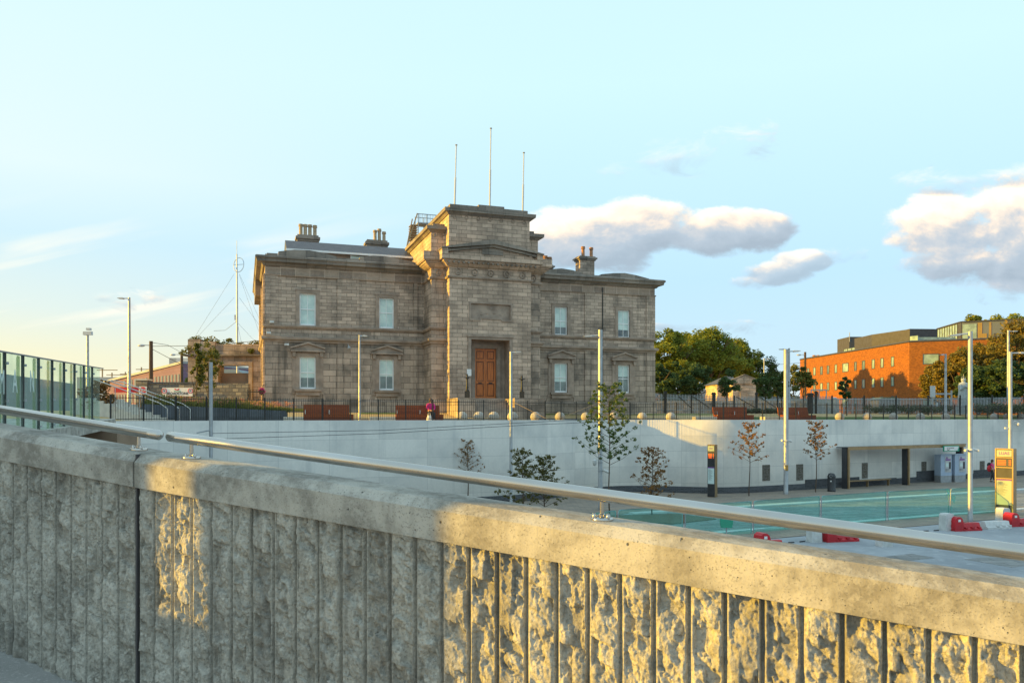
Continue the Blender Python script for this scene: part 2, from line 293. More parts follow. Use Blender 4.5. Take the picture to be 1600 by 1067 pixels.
class MB:
    def __init__(s): s.V=[]; s.Fc=[]
    def add(s,vs,fs,mtx=None):
        o=len(s.V)
        if mtx is not None: vs=[tuple(mtx@Vector(q)) for q in vs]
        s.V+= [tuple(q) for q in vs]; s.Fc+=[tuple(i+o for i in f) for f in fs]; return s
    def box(s,x0,x1,y0,y1,z0,z1,mtx=None):
        vs=[(x0,y0,z0),(x1,y0,z0),(x1,y1,z0),(x0,y1,z0),(x0,y0,z1),(x1,y0,z1),(x1,y1,z1),(x0,y1,z1)]
        return s.add(vs,[(0,3,2,1),(4,5,6,7),(0,1,5,4),(1,2,6,5),(2,3,7,6),(3,0,4,7)],mtx)
    def quad(s,a,b,c,d): return s.add([a,b,c,d],[(0,1,2,3)])
    def prism(s,poly,a,b,ax='y',mtx=None):
        n=len(poly)
        f={'y':lambda p,t:(p[0],t,p[1]),'x':lambda p,t:(t,p[0],p[1]),'z':lambda p,t:(p[0],p[1],t)}[ax]
        vs=[f(p,a) for p in poly]+[f(p,b) for p in poly]
        fs=[tuple(range(n)),tuple(range(2*n-1,n-1,-1))]+[(i,i+n,(i+1)%n+n,(i+1)%n) for i in range(n)]
        return s.add(vs,fs,mtx)
    def tube(s,pts,r,n=8,caps=True):
        pts=[Vector(p) for p in pts]; rs=r if isinstance(r,(list,tuple)) else [r]*len(pts); o=len(s.V); up=None
        for i,p in enumerate(pts):
            t=(pts[min(i+1,len(pts)-1)]-pts[max(i-1,0)])
            if t.length<1e-9: t=Vector((0,0,1))
            t.normalize()
            if up is None: up=Vector((0,0,1)) if abs(t.z)<.9 else Vector((1,0,0))
            a=t.cross(up); 
            if a.length<1e-6: a=t.orthogonal()
            a.normalize(); b=t.cross(a)
            for k in range(n):
                an=2*math.pi*k/n; q=p+(a*math.cos(an)+b*math.sin(an))*rs[i]; s.V.append(tuple(q))
        for i in range(len(pts)-1):
            for k in range(n):
                k2=(k+1)%n; s.Fc.append((o+i*n+k,o+i*n+k2,o+(i+1)*n+k2,o+(i+1)*n+k))
        if caps: s.Fc.append(tuple(o+k for k in range(n-1,-1,-1))); s.Fc.append(tuple(o+(len(pts)-1)*n+k for k in range(n)))
        return s
    def lathe(s,prof,n=16,c=(0,0,0),sx=1,sy=1):
        o=len(s.V)
        for r,z in prof:
            for k in range(n):
                a=2*math.pi*k/n; s.V.append((c[0]+r*math.cos(a)*sx,c[1]+r*math.sin(a)*sy,c[2]+z))
        for i in range(len(prof)-1):
            for k in range(n):
                k2=(k+1)%n; s.Fc.append((o+i*n+k,o+i*n+k2,o+(i+1)*n+k2,o+(i+1)*n+k))
        s.Fc.append(tuple(o+k for k in range(n-1,-1,-1))); s.Fc.append(tuple(o+(len(prof)-1)*n+k for k in range(n))); return s
    def ball(s,c,r,sx=1,sy=1,sz=1,n=16,m=10):
        return s.lathe([(max(.0005,r*math.sin(math.pi*i/m)),-r*sz*math.cos(math.pi*i/m)) for i in range(m+1)],n,c,sx,sy)
    def sweep(s,prof,path):
        """profile (out,z) swept along a 2D path with mitred corners; outside is on the right of the path"""
        P=[Vector(p) for p in path]; N=[]
        for i in range(len(P)-1):
            d=(P[i+1]-P[i]).normalized(); N.append(Vector((-d.y,d.x))*-1)
        o=len(s.V); m=len(prof)
        for i,p in enumerate(P):
            if i==0: mi=N[0]
            elif i==len(P)-1: mi=N[-1]
            else:
                b=(N[i-1]+N[i]); mi=b/ (1+N[i-1].dot(N[i]))
            for (w,z) in prof: s.V.append((p.x+mi.x*w,p.y+mi.y*w,z))
        for i in range(len(P)-1):
            for k in range(m):
                k2=(k+1)%m; s.Fc.append((o+i*m+k,o+i*m+k2,o+(i+1)*m+k2,o+(i+1)*m+k))
        s.Fc.append(tuple(o+k for k in range(m))); s.Fc.append(tuple(o+(len(P)-1)*m+k for k in range(m-1,-1,-1))); return s
    def build(s,name,m,parent=None,smooth=False,loc=None,rz=None):
        me=bpy.data.meshes.new(name); me.from_pydata(s.V,[],s.Fc); me.update()
        ob=bpy.data.objects.new(name,me); COL.objects.link(ob)
        import bmesh
        bm=bmesh.new(); bm.from_mesh(me); bmesh.ops.recalc_face_normals(bm,faces=bm.faces); bm.to_mesh(me); bm.free()
        uvmap(me); me.materials.append(M[m] if isinstance(m,str) else m)
        if smooth: 
            me.polygons.foreach_set('use_smooth',[True]*len(me.polygons))
            try: me.set_sharp_from_angle(angle=R(40))
            except Exception: pass
        if parent is not None: ob.parent=parent
        if loc is not None: ob.location=loc
        if rz is not None: ob.rotation_euler=(0,0,rz)
        return ob
def rawmesh(name,V,Fa,m,parent=None,smooth=False,uv=None):
    me=bpy.data.meshes.new(name); V=np.asarray(V,'f'); Fa=np.asarray(Fa,'i'); k=Fa.shape[1]
    me.vertices.add(len(V)); me.vertices.foreach_set('co',V.ravel())
    me.loops.add(Fa.size); me.loops.foreach_set('vertex_index',Fa.ravel())
    me.polygons.add(len(Fa)); me.polygons.foreach_set('loop_start',np.arange(0,Fa.size,k,dtype='i'))
    try: me.polygons.foreach_set('loop_total',np.full(len(Fa),k,'i'))
    except Exception: pass
    if smooth: me.polygons.foreach_set('use_smooth',np.ones(len(Fa),bool))
    me.update(calc_edges=True); me.validate()
    if uv is not None:
        l=me.uv_layers.new(name='UVMap'); l.data.foreach_set('uv',np.asarray(uv,'f')[Fa.ravel()].ravel())
    me.materials.append(M[m] if isinstance(m,str) else m)
    ob=bpy.data.objects.new(name,me); COL.objects.link(ob)
    if parent is not None: ob.parent=parent
    return ob
def thing(name,label,cat,loc=(0,0,0),rz=0,group=None):
    o=bpy.data.objects.new(name,None); COL.objects.link(o); o.location=loc; o.rotation_euler=(0,0,rz); o.empty_display_size=.2
    o['label']=label; o['category']=cat
    if group: o['group']=group
    return o
def tag(o,label,cat,group=None,kind=None):
    o['label']=label; o['category']=cat
    if group: o['group']=group
    if kind: o['kind']=kind
    return o
def struct(o): o['kind']='structure'; return o
def clone(root,loc,rz,label,sc=1):
    r=root.copy(); COL.objects.link(r); r.location=loc; r.rotation_euler=(0,0,rz); r['label']=label; r.scale=(sc,)*3
    for ch in list(root.children):
        c=ch.copy(); COL.objects.link(c); c.parent=r
        for gch in list(ch.children):
            d=gch.copy(); COL.objects.link(d); d.parent=c
    return r
def WX(px,Y): return (px-800)/F*Y
def WZ(py,Y): return (HY-py)/F*Y
def PT(px,py,Y): return (WX(px,Y),Y,WZ(py,Y))
def text_obj(txt,size,m,parent,loc,rot,name='lettering',ext=.004,bold=0,sx=1):
    c=bpy.data.curves.new(name,'FONT'); c.body=txt; c.size=size; c.extrude=ext; c.align_x='CENTER'; c.align_y='CENTER'; c.offset=bold
    t=bpy.data.objects.new(name+'_tmp',c); COL.objects.link(t)
    bpy.context.view_layer.update(); dg=bpy.context.evaluated_depsgraph_get()
    me=bpy.data.meshes.new_from_object(t.evaluated_get(dg)); bpy.data.objects.remove(t)
    me.materials.clear(); me.materials.append(M[m]); me.name=name
    o=bpy.data.objects.new(name,me); COL.objects.link(o); o.parent=parent; o.location=loc; o.rotation_euler=rot; o.scale=(sx,1,1); return o
ORD=['first','second','third','fourth','fifth','sixth','seventh','eighth','ninth','tenth','eleventh','twelfth']
# ================================================================== SETTING
WP=[(-700,20),(-300,24),(0,28),(110,31),(168,33),(300,36),(430,39),(550,41),(690,42.6),(770,43.8),(830,45.2),(880,47.4),(930,49.6),(970,50.6),(1010,50.6),(1050,50.2),(1110,49.4),(1140,49.5),(1180,50.1),(1250,51.9),(1322,54),(1400,56.6),(1550,62.8),(1700,70),(1900,82),(2300,120)]
_px=[p[0] for p in WP]; _Y=[p[1] for p in WP]
def wallY(px): return float(np.interp(px,_px,_Y))
fine=[p for p in np.arange(-700,2301,10)]
# light smoothing of the plan curve
fy=np.interp(fine,_px,_Y); k=np.array([1,2,3,2,1])/9.0; fy=np.convolve(np.pad(fy,2,'edge'),k,'valid')
WX_=np.array([(p-800)/F*y for p,y in zip(fine,fy)]); WY_=fy
arc=np.concatenate([[0],np.cumsum(np.hypot(np.diff(WX_),np.diff(WY_)))])
def wallYX(X): return float(np.interp(X,WX_,WY_))
def goff(off): return float(np.interp(off,[0,3,7,11,30,80],[-.30,-.25,-.05,.30,.40,.45]))
def gz(X,Y): return goff(Y-wallYX(X))
FL=-4.8
def fac(i): return float(np.interp(arc[i],arc,arc))
# retaining wall
rw=thing('retaining_wall','long curved pale concrete panel retaining wall below the plaza railing','retaining wall')
n=len(WX_); V=[];UV=[]
zs=[-.15,-4.2]
def offn(i,d):
    a=max(i-1,0); b=min(i+1,n-1); t=Vector((WX_[b]-WX_[a],WY_[b]-WY_[a])).normalized(); return (WX_[i]+t.y*d,WY_[i]-t.x*d)   # d>0 towards the viewer
for i in range(n):
    for (d,z) in ((-.45,-.32),(-.45,-.15),(0,-.15),(0,FL+.42)):
        x,y=offn(i,d); V.append((x,y,z)); UV.append((arc[i],z+.15 - (d if z>-1 else 0)*0))
Fa=[]
for i in range(n-1):
    for k in range(3): a=i*4+k; Fa.append((a,a+1,a+5,a+4))
rawmesh('wall_panels',V,Fa,'panelwall',rw,uv=UV)
V=[];UV=[];Fa=[]
for i in range(n):
    for (d,z) in ((-.1,FL+.42),(.025,FL+.42),(.025,FL-.1)):
        x,y=offn(i,d); V.append((x,y,z)); UV.append((arc[i],z))
for i in range(n-1):
    for k in range(2): a=i*3+k; Fa.append((a,a+1,a+4,a+3))
rawmesh('brick_plinth',V,Fa,'plinthbrick',rw,uv=UV)
# stone insets in the wall and stepped plinth brick
def wall_frame(px):
    i=int(np.clip(np.searchsorted(fine,px),1,n-2)); f=(px-fine[i-1])/(fine[i]-fine[i-1]); X=WX_[i-1]*(1-f)+WX_[i]*f; Y=WY_[i-1]*(1-f)+WY_[i]*f
    t=Vector((WX_[i+1]-WX_[i-1],WY_[i+1]-WY_[i-1])).normalized(); return X,Y,math.atan2(t.y,t.x)
for (a,b,y0,y1) in [(1190,1204,726,751),(1243,1256,725,750),(1345,1357,723,747),(1438,1449,721,744),(1529,1540,720,742)]:
    X,Y,rz=wall_frame((a+b)/2); w=(b-a)/F*Y/max(.5,math.cos(rz)*1.0)
    MB().box(-w/2,w/2,-.02,.1,WZ(y1,Y),WZ(y0,Y)).build('stone_inset','patch',rw,loc=(X,Y,0),rz=rz)
for (a,b,h) in [(1258,1342,.26),(1344,1400,.05),(1432,1468,.42),(1521,1560,.25)]:
    for px in np.arange(a,b,8.0):
        pass
    X0,Y0,rz=wall_frame(a); X1,Y1,_=wall_frame(b); L=math.hypot(X1-X0,Y1-Y0); rz=math.atan2(Y1-Y0,X1-X0)
    MB().box(0,L,-.045,.3,FL+.2,FL+.42+h).build('raised_plinth','plinthbrick',rw,loc=(X0,Y0,0),rz=rz)
# ground sheets
def strip(name,m,i0,i1,offs,dz,step=1,zoff=None):
    V=[];Fa=[];idx=list(range(i0,i1,step))
    for i in idx:
        for o in offs: V.append((WX_[i],WY_[i]+o,goff(o)+dz))
    k=len(offs)
    for a in range(len(idx)-1):
        for b in range(k-1): q=a*k+b; Fa.append((q,q+k,q+k+1,q+1))
    return struct(rawmesh(name,V,Fa,m))
strip('plaza_ground','plaza',0,n,[.3,1.5,3,5,7,9,11,16,22,30,50,80,200,1500],0)
ii=lambda px:int((px+700)/10)
strip('lawn','lawn',ii(1200),ii(1890),[1.6,2.2,3,5,7,8],.004)
strip('lawn','lawn',ii(860),ii(1190),[9.6,10,10.6],.004)
strip('lawn','lawn',ii(500),ii(660),[10.0,10.4,11.0],.004)
strip('footway','paver',ii(420),ii(1100),[3.2,5,6.4],.004)
struct(MB().quad((-1600,-400,FL),(1600,-400,FL),(1600,900,FL),(-1600,900,FL)).build('road','asphalt'))
# platforms and track bed
d=Vector((.905,.425,0)); nrm=Vector((-.425,.905,0))
def slab(name,m,p,L0,L1,w0,w1,z0,z1):
    P=Vector(p); q=[P+d*L0+nrm*w0,P+d*L1+nrm*w0,P+d*L1+nrm*w1,P+d*L0+nrm*w1]
    b=MB(); b.prism([(a.x,a.y) for a in q],z0,z1,'z'); return struct(b.build(name,m))
A=(18.5,45.4,0)
poly=[(WX_[i]-.0,WY_[i]+.3) for i in range(ii(430),ii(1900))]
pa=[Vector((p[0],p[1],0)) for p in poly]
lineA=[Vector(A)+d*55,Vector(A)+d*0,Vector(A)-d*14,Vector((1.5,34,0)),Vector((-12,30,0))]
b=MB(); b.prism([(p.x,p.y) for p in pa]+[(p.x,p.y) for p in lineA],FL-.02,FL+.02,'z'); struct(b.build('platform','paver'))
slab('kerb','kerb',A,-14,55,-.60,-.05,FL,FL+.06)
slab('tram_track','trackbed',A,-40,60,-7.2,-.45,FL-.03,FL+.006)
for w in (-6.2,-4.75,-2.9,-1.45): 
    slab('tram_rail','greysteel',A,-40,60,w-.04,w+.04,FL,FL+.016)
    slab('rail_groove','greymetal',A,-40,60,w+.06,w+.12,FL,FL+.011)
slab('kerb','kerb',A,-40,60,-7.6,-7.2,FL,FL+.07)
slab('island_platform','paver',A,-40,60,-9.4,-7.6,FL,FL+.03)
b=MB(); 
b.prism([(7.2,35.3),(9.6,37.0),(8.2,39.0),(3.2,37.9)],FL,FL+.05,'z'); struct(b.build('planting_bed','soil'))
# ------------------------------------------------------------------ camera-side ramp path
D2=Vector((.908,-.419)); N2=Vector((.419,.908)); O2=Vector((0,3.731))
def zb(s): return -.646-.0885*s if s>=-2.52 else -.423+.106*(-2.52-s)
def zg(s): return float(np.interp(s,[-14,-5,-3.82,-3.2,0,4,14],[-.95,-1.43,-1.57,-1.69,-1.98,-2.3,-3.1]))
V=[];Fa=[]; ss_=list(np.arange(-14,14.1,.5)); ts=[.10,-.3,-1,-2,-4,-9,-30]
for s in ss_:
    for t in ts:
        p=O2+D2*s+N2*t; V.append((p.x,p.y,zg(s)))
k=len(ts)
for a in range(len(ss_)-1):
    for b_ in range(k-1): q=a*k+b_; Fa.append((q,q+1,q+k+1,q+k))
struct(rawmesh('ramp_path',V,Fa,'path'))

# ================================================================== FOREGROUND PARAPET
rng=np.random.RandomState(7)
def perlin(x,y,seed=0):
    r=np.random.RandomState(seed); G=r.rand(256)*2*np.pi; P=r.permutation(256)
    xi=np.floor(x).astype(int); yi=np.floor(y).astype(int); xf=x-xi; yf=y-yi
    def gr(a,b,fx,fy): h=G[P[(P[a&255]+b)&255]]; return np.cos(h)*fx+np.sin(h)*fy
    u_=xf*xf*xf*(xf*(xf*6-15)+10); v_=yf*yf*yf*(yf*(yf*6-15)+10)
    a=gr(xi,yi,xf,yf); b=gr(xi+1,yi,xf-1,yf); c=gr(xi,yi+1,xf,yf-1); e=gr(xi+1,yi+1,xf-1,yf-1)
    return (a*(1-u_)+b*u_)*(1-v_)+(c*(1-u_)+e*u_)*v_
def facets(x,y,sc,slope,off,seed,sg=1,k=.25):
    r=np.random.RandomState(seed); J=r.rand(256,5); P=r.permutation(256)
    X=x/sc; Y=y/sc; xi=np.floor(X).astype(int); yi=np.floor(Y).astype(int)
    best=np.full(X.shape,9e9); out=np.zeros(X.shape)
    for i in (-1,0,1):
        for j in (-1,0,1):
            h=P[(P[(xi+i)&255]+yi+j)&255]; fx=xi+i+J[h,0]; fy_=yi+j+J[h,1]
            dx_=X-fx; dy_=Y-fy_; dd=dx_*dx_+dy_*dy_; val=(J[h,2]-.5)*2*off+((J[h,3]-.5)*2*dx_+(J[h,4]-.5)*2*dy_)*sc*slope
            val=(J[h,2]-.5)*2*off+((J[h,3]-.5)*2*dx_+(J[h,4]-.5)*2*dy_)*sc*slope+dd*sc*k
            best=np.minimum(best,val)
    return best*sg
pw=thing('concrete_parapet','ribbed concrete parapet wall with smooth cap sloping across the foreground','parapet wall',(O2.x,O2.y,0),math.atan2(D2.y,D2.x))
def rib_panel(s0,s1,grooves,seed,detail):
    S=np.unique(np.concatenate([np.arange(max(s0,detail[0]),min(s1,detail[1]),.0040),np.arange(s0,max(s0,detail[0]),.016),np.arange(min(s1,detail[1]),s1+.001,.016)]))
    H=1.42; Tt=np.concatenate([np.arange(0,.9,.0048),np.arange(.9,H+.01,.008)])
    g0=np.array(grooves); idx=np.clip(np.searchsorted(g0,S,side='right')-1,0,len(g0)-2); pit=g0[idx+1]-g0[idx]; uu=(S-g0[idx]); 
    dl=uu; dr=pit-uu                    # distance to the groove at either side
    SS,TT=np.meshgrid(S,Tt,indexing='ij'); DL=dl[:,None]+.0015*perlin(SS*20,TT*9,3); DR=dr[:,None]+.0015*perlin(SS*17,TT*8,4)
    zb_=np.array([zb(s) for s in S])[:,None]; Z=zb_-TT
    wob=.006*perlin(SS*7,TT*22,11)+.004*perlin(SS*7,TT*60,12)
    edge=np.minimum(np.clip((DL-.020+wob)/.006,0,1),np.clip((DR-.014+wob)/.005,0,1)); edge=edge*edge*(3-2*edge)
    groove=np.minimum(np.clip((DL-.005)/.006,0,1),np.clip((DR-.005)/.004,0,1))
    xs=SS+.006*perlin(SS*34,TT*30,21+seed); zs_=Z*.8+.3*SS+.006*perlin(SS*34,TT*30,22+seed)
    r=facets(xs,zs_,.075,.75,.017,30+seed,-1,.30)+facets(xs+3,zs_,.036,.80,.009,31+seed,1,.30)+facets(xs+7,zs_,.020,.85,.0055,32+seed,-1,.35)+facets(xs+9,zs_,.009,.8,.0022,39+seed,1,.4)
    r-=r.mean()-.001
    r+=.003*perlin(SS*11,Z*8,33+seed)+.0022*perlin(SS*70,Z*70,34+seed)+.0014*perlin(SS*150,Z*150,35+seed)
    r=np.where(r>.010,.010+(r-.010)*.5,r); r=np.clip(r,-.026,.022)
    # positive y = into the wall
    slope=np.minimum(np.clip((DL-.004)/.012,0,1),np.clip((DR-.004)/.008,0,1))
    Yv=.048-.022*groove-.014*slope+(.005-r*1.0)*edge
    top=np.clip(TT/.012,0,1); Yv=Yv*top+.020*(1-top)*0+(.0)*(1-top)
    nS,nT=Yv.shape; V=np.stack([SS,Yv,Z],-1).reshape(-1,3)
    I=np.arange(nS*nT).reshape(nS,nT); Fq=np.stack([I[:-1,:-1],I[:-1,1:],I[1:,1:],I[1:,:-1]],-1).reshape(-1,4)
    return rawmesh('ribbed_panel',V,Fq,'conc_rib',pw,smooth=False)
gl=[-2.693-.1445*k for k in range(60)][::-1]+[-2.527]
gr_=[-2.515]+[-2.382+.153*k for k in range(80)]
rib_panel(-8.6,-2.527,gl,0,(-4.6,-2.5)); rib_panel(-2.513,9.0,gr_,5,(-2.6,2.75))
def cap(s0,s1):
    b=MB(); S=list(np.linspace(s0,s1,40)); 
    pr=[(-.012,0),(-.014,.06),(-.013,.152),(.036,.200),(.15,.207),(.26,.203),(.275,.19),(.275,-4.2),(.12,-4.2),(.12,-1.0),(.055,-.9),(.055,-.002)]
    V=[];m_=len(pr)
    for s in S:
        w=.0015*math.sin(s*3.1)+.001*math.sin(s*11)
        for (y,z) in pr: V.append((s,y+w,zb(s)+z))
    Fs=[]
    for i in range(len(S)-1):
        for k in range(m_): k2=(k+1)%m_; Fs.append((i*m_+k,i*m_+k2,(i+1)*m_+k2,(i+1)*m_+k))
    Fs.append(tuple(range(m_))); Fs.append(tuple(range(len(V)-1,len(V)-m_-1,-1)))
    b.add(V,Fs); return b.build('cap','conc_cap',pw)
cap(-8.6,-2.5275); cap(-2.513,9.0)
MB().box(-2.527,-2.5135,.004,.27,-2.0,zb(-2.52)+.198).build('joint_sealant','greymetal',pw)
def rail(name,label,s0,s1,brs,cap0,cap1):
    o=thing(name,label,'handrail',(O2.x,O2.y,0),math.atan2(D2.y,D2.x),'steel handrails along the parapet')
    yr=.130; h=.318; r=.0315; pts=[];rr=[]
    def P(s): return (s,yr,zb(s)+h+(.055 if False else 0))
    ends=[]
    if cap0: ends=[(s0,.004),(s0+.004,.014),(s0+.012,.024),(s0+.025,.0315)]
    else: ends=[(s0,r)]
    mid=[(s,r) for s in np.arange(s0+.1,s1-.1,.25)]
    e2=[(s1-.025,.0315),(s1-.012,.024),(s1-.004,.014),(s1,.004)] if cap1 else [(s1,r)]
    a=ends+mid+e2
    MB().tube([P(s) for s,_ in a],[q for _,q in a],28).build('tube','steel',o,smooth=True)
    for s in brs:
        zt=zb(s)+.206
        b=MB(); b.tube([(s,yr,zt+.008),(s,yr,zt+.09)],.011,14); b.lathe([(.0105,-.004),(.016,0),(.016,.012),(.011,.016)],14,(s,yr,zt+.012)); br=b.build('bracket','steel',o,smooth=True)
        MB().lathe([(.052,-.01),(.054,.002),(.052,.008),(.049,.010)],26,(s,yr,zt)).build('base_plate','steel',br,smooth=True)
        for sx in (-.034,.034): MB().lathe([(.011,0),(.011,.009),(.008,.017),(.003,.021)],10,(s+sx,yr-.012,zt+.009)).build('bolt','steel',br,smooth=True)
    return o
rail('steel_handrail','brushed steel handrail tube left of the parapet joint with rounded end',-8.4,-2.447,[-2.651,-5.3],0,1)
rail('steel_handrail','long brushed steel handrail tube crossing the picture right of the joint',-2.403,8.8,[-2.199,.403,3.0,5.6],1,0)
# --- unseen blockers added left of the viewer to shade the parapet and the valley
gp=thing('gate_or_shade_pier','unseen concrete pier added left of the viewer to shade the parapet','pier',(-9.0,3.37,-1.3))  # added pier, its shade edges the sun patch on the parapet
MB().box(-.2,.2,-.43,.405,-.5,4.6).build('shaft','conc_cap',gp)
bw_=thing('shade_wall','unseen tall wall added on the left to shade the parapet','wall',(-9.0,3.98,-1.3))  # added wall, keeps the left end of the parapet in shade
MB().box(-.15,.15,0,3.67,-.5,4.6).build('wall_panel','conc_cap',bw_)
lw=thing('low_shade_wall','unseen low wall added to cut off the foot of the sun patch','wall',(-9.0,3.775,-1.3))  # added sill of the slit, ends the sun patch below
MB().box(-.1,.1,.002,.203,-.5,1.66).build('wall_panel','conc_cap',lw)
ob_=thing('shade_block','unseen long block added left of the viewer to shade the valley floor','building',(-42,12,FL))  # invented block, sized so its shade covers the tram valley
w_=MB().box(-14,0,0,23,0,14.8).build('wall','ashlar_lo',ob_)
for i in range(7):
    for j in range(4): MB().box(-.02,.03,1.2+i*3.05,2.8+i*3.05,1.4+j*3.3,3.2+j*3.3).build('window','glassdark',ob_)  # made-up windows dressing the added block

# ================================================================== PLAZA RAILING
ra=thing('plaza_railing','black iron vertical bar railing along the top edge of the plaza','railing')
s0=arc[ii(170)]; s1=arc[ii(1900)]
def rp(s): 
    x=float(np.interp(s,arc,WX_)); y=float(np.interp(s,arc,WY_)); return x,y+.14
bars=MB(); s=s0; 
while s<s1:
    x,y=rp(s); bars.add([(x-.009,y,-.12),(x+.009,y,-.12),(x,y+.016,-.12),(x-.009,y,.93),(x+.009,y,.93),(x,y+.016,.93),(x,y+.004,.99)],[(0,3,4,1),(1,4,5,2),(2,5,3,0),(3,6,4),(4,6,5),(5,6,3)]); s+=.115
bars.build('bars','iron',ra)
for z in (-.07,.84):
    t=MB(); q=[rp(s)+(z,) for s in np.arange(s0,s1,.7)]; t.tube(q,.014,4); t.build('rail','iron',ra)
s=s0; 
while s<s1:
    x,y=rp(s); MB().box(x-.028,x+.028,y-.02,y+.04,-.16,.965).build('post','iron',ra); s+=1.47
# ================================================================== GLASS SCREEN BRIDGE
SA=Vector((-11.6,18)); SB=Vector((-15.9,30.6)); SD=(SB-SA); SL=SD.length; SDn=SD.normalized()
def sz(t): return -.42+.32*t/SL, 1.48+.40*t/SL     # base, top at distance t from SA
dk=MB(); V=[];Fs=[]
pts=[(-9.6,SA-SDn*9.6),(0,SA),(SL,SB),(SL+2,SB+SDn*1.6)]
for t,p in pts:
    z=sz(t)[0]; 
    for X,zz in ((p.x+.25,z),(-46,z),(-46,z-.35),(p.x+.25,z-.35)): V.append((X,p.y,zz))
for i in range(3):
    for k in range(4): k2=(k+1)%4; Fs.append((i*4+k,i*4+k2,i*4+4+k2,i*4+4+k))
Fs+= [(0,1,2,3),(15,14,13,12)]
dk.add(V,Fs); struct(dk.build('bridge_deck','conc_cap'))
ab=MB().box(-40,WX(183,29.2),29.2,31.0,FL,-.47).build('bridge_abutment','brownwall'); tag(ab,'brown rendered bridge abutment under the glass screen','wall')
gs=thing('glass_screen','green tinted glass screen with fins along the bridge at far left','glass screen',(SA.x,SA.y,0),math.atan2(SDn.y,SDn.x))
pn=1.575
for k in range(-6,8):
    t0=k*pn; t1=t0+pn; a=sz(t0); b2=sz(t1)
    m=MB(); m.add([(t0+.03,0,a[0]+.0),(t1-.03,0,b2[0]),(t1-.03,0,b2[1]),(t0+.03,0,a[1]),(t0+.03,.02,a[0]),(t1-.03,.02,b2[0]),(t1-.03,.02,b2[1]),(t0+.03,.02,a[1])],[(0,1,2,3),(7,6,5,4),(0,4,5,1),(1,5,6,2),(2,6,7,3),(3,7,4,0)])
    pnl=m.build('glass_panel','gscreen',gs)
    if k==-1: text_obj('M',.80,'etch',gs,(t0+1.27,-.02,(a[0]+a[1])/2+.28),(R(90),0,0),'letter',.003,0,.72)
    if k==0: text_obj('A',.80,'etch',gs,(t0+.78,-.02,(a[0]+a[1])/2+.30),(R(90),0,0),'letter',.003,0,.8)
    if k==1: text_obj('N',.80,'etch',gs,(t0+.80,-.02,(a[0]+a[1])/2+.32),(R(90),0,0),'letter',.003,0,.8)
    ps=MB().box(t0-.017,t0+.017,-.03,.04,a[0]-.3,a[1]+.005).build('post','greymetal',gs)
    MB().add([(t0-.30,.06,a[0]),(t0-.03,.06,a[0]),(t0-.03,.06,a[1]-.02),(t0-.24,.06,a[1]-.02),(t0-.30,.06,a[1]-.08)]+[(t0-.30,.075,a[0]),(t0-.03,.075,a[0]),(t0-.03,.075,a[1]-.02),(t0-.24,.075,a[1]-.02),(t0-.30,.075,a[1]-.08)],[(0,1,2,3,4),(9,8,7,6,5),(0,5,6,1),(1,6,7,2),(2,7,8,3),(3,8,9,4),(4,9,5,0)]).build('fin','gfin',gs)
    for zz in (a[1]-.24,.56+.32*t0/SL if False else (a[0]+.42*(a[1]-a[0])),a[0]+.1):
        MB().lathe([(.035,-.03),(.035,.03)],8,(t0,-.05,zz)).build('bolt','greysteel',ps)
tr=MB(); tr.add([(-9.4,-.03,sz(-9.4)[1]),(SL,-.03,sz(SL)[1]),(SL,.06,sz(SL)[1]),(-9.4,.06,sz(-9.4)[1]),(-9.4,-.03,sz(-9.4)[1]+.03),(SL,-.03,sz(SL)[1]+.03),(SL,.06,sz(SL)[1]+.03),(-9.4,.06,sz(-9.4)[1]+.03)],[(3,2,1,0),(4,5,6,7),(0,1,5,4),(1,2,6,5),(2,3,7,6),(3,0,4,7)]); tr.build('top_rail','greysteel',gs)

# worn details on the road surface behind the parapet
for (x0,y0,w,l) in ((13.0,24.0,.6,.6),(17.5,27.6,.7,.7),(22.5,30.5,.6,.6)):
    struct(MB().box(x0,x0+w,y0,y0+l,FL,FL+.008).build('road_cover','greysteel'))
for (x0,y0,w,l) in ((9.5,24.6,5.5,.9),(16.0,25.2,3.2,1.6),(19.0,28.6,6.0,.7),(24.5,27.0,2.5,3.0)):
    q=[Vector((x0,y0,0)),Vector((x0,y0,0))+d*w,Vector((x0,y0,0))+d*w+nrm*l,Vector((x0,y0,0))+nrm*l]
    b=MB(); b.prism([(a.x,a.y) for a in q],FL,FL+.004,'z'); struct(b.build('road_patch','trackbed'))
# ================================================================== STATION BUILDING
BX,BY=-16.28,52.0; CA,SA_=math.cos(R(18.85)),math.sin(R(18.85))
def T(px,yl=0): a=(px-800)/F; return (a*(BY+CA*yl)-BX+SA_*yl)/(CA-SA_*a)
def ZZ(py,t,yl=0): return (HY-py)/F*(BY+SA_*t+CA*yl)
bd=thing('station_building','grand two storey grey sandstone station building with tall central entrance block','building',(BX,BY,0),R(18.85))
t0=0.0; tA=T(662.7); W2=T(1022); tS0=T(674,-2.26); tM0=T(702,-3.13); tM1=T(829.3,-3.13); tS1=T(844,-2.26)
yS=-2.26; yM=-3.13; G0=.1
ZS1=6.12; ZS2=5.28; ZFB=9.45; ZCB=10.06; ZCT=10.62
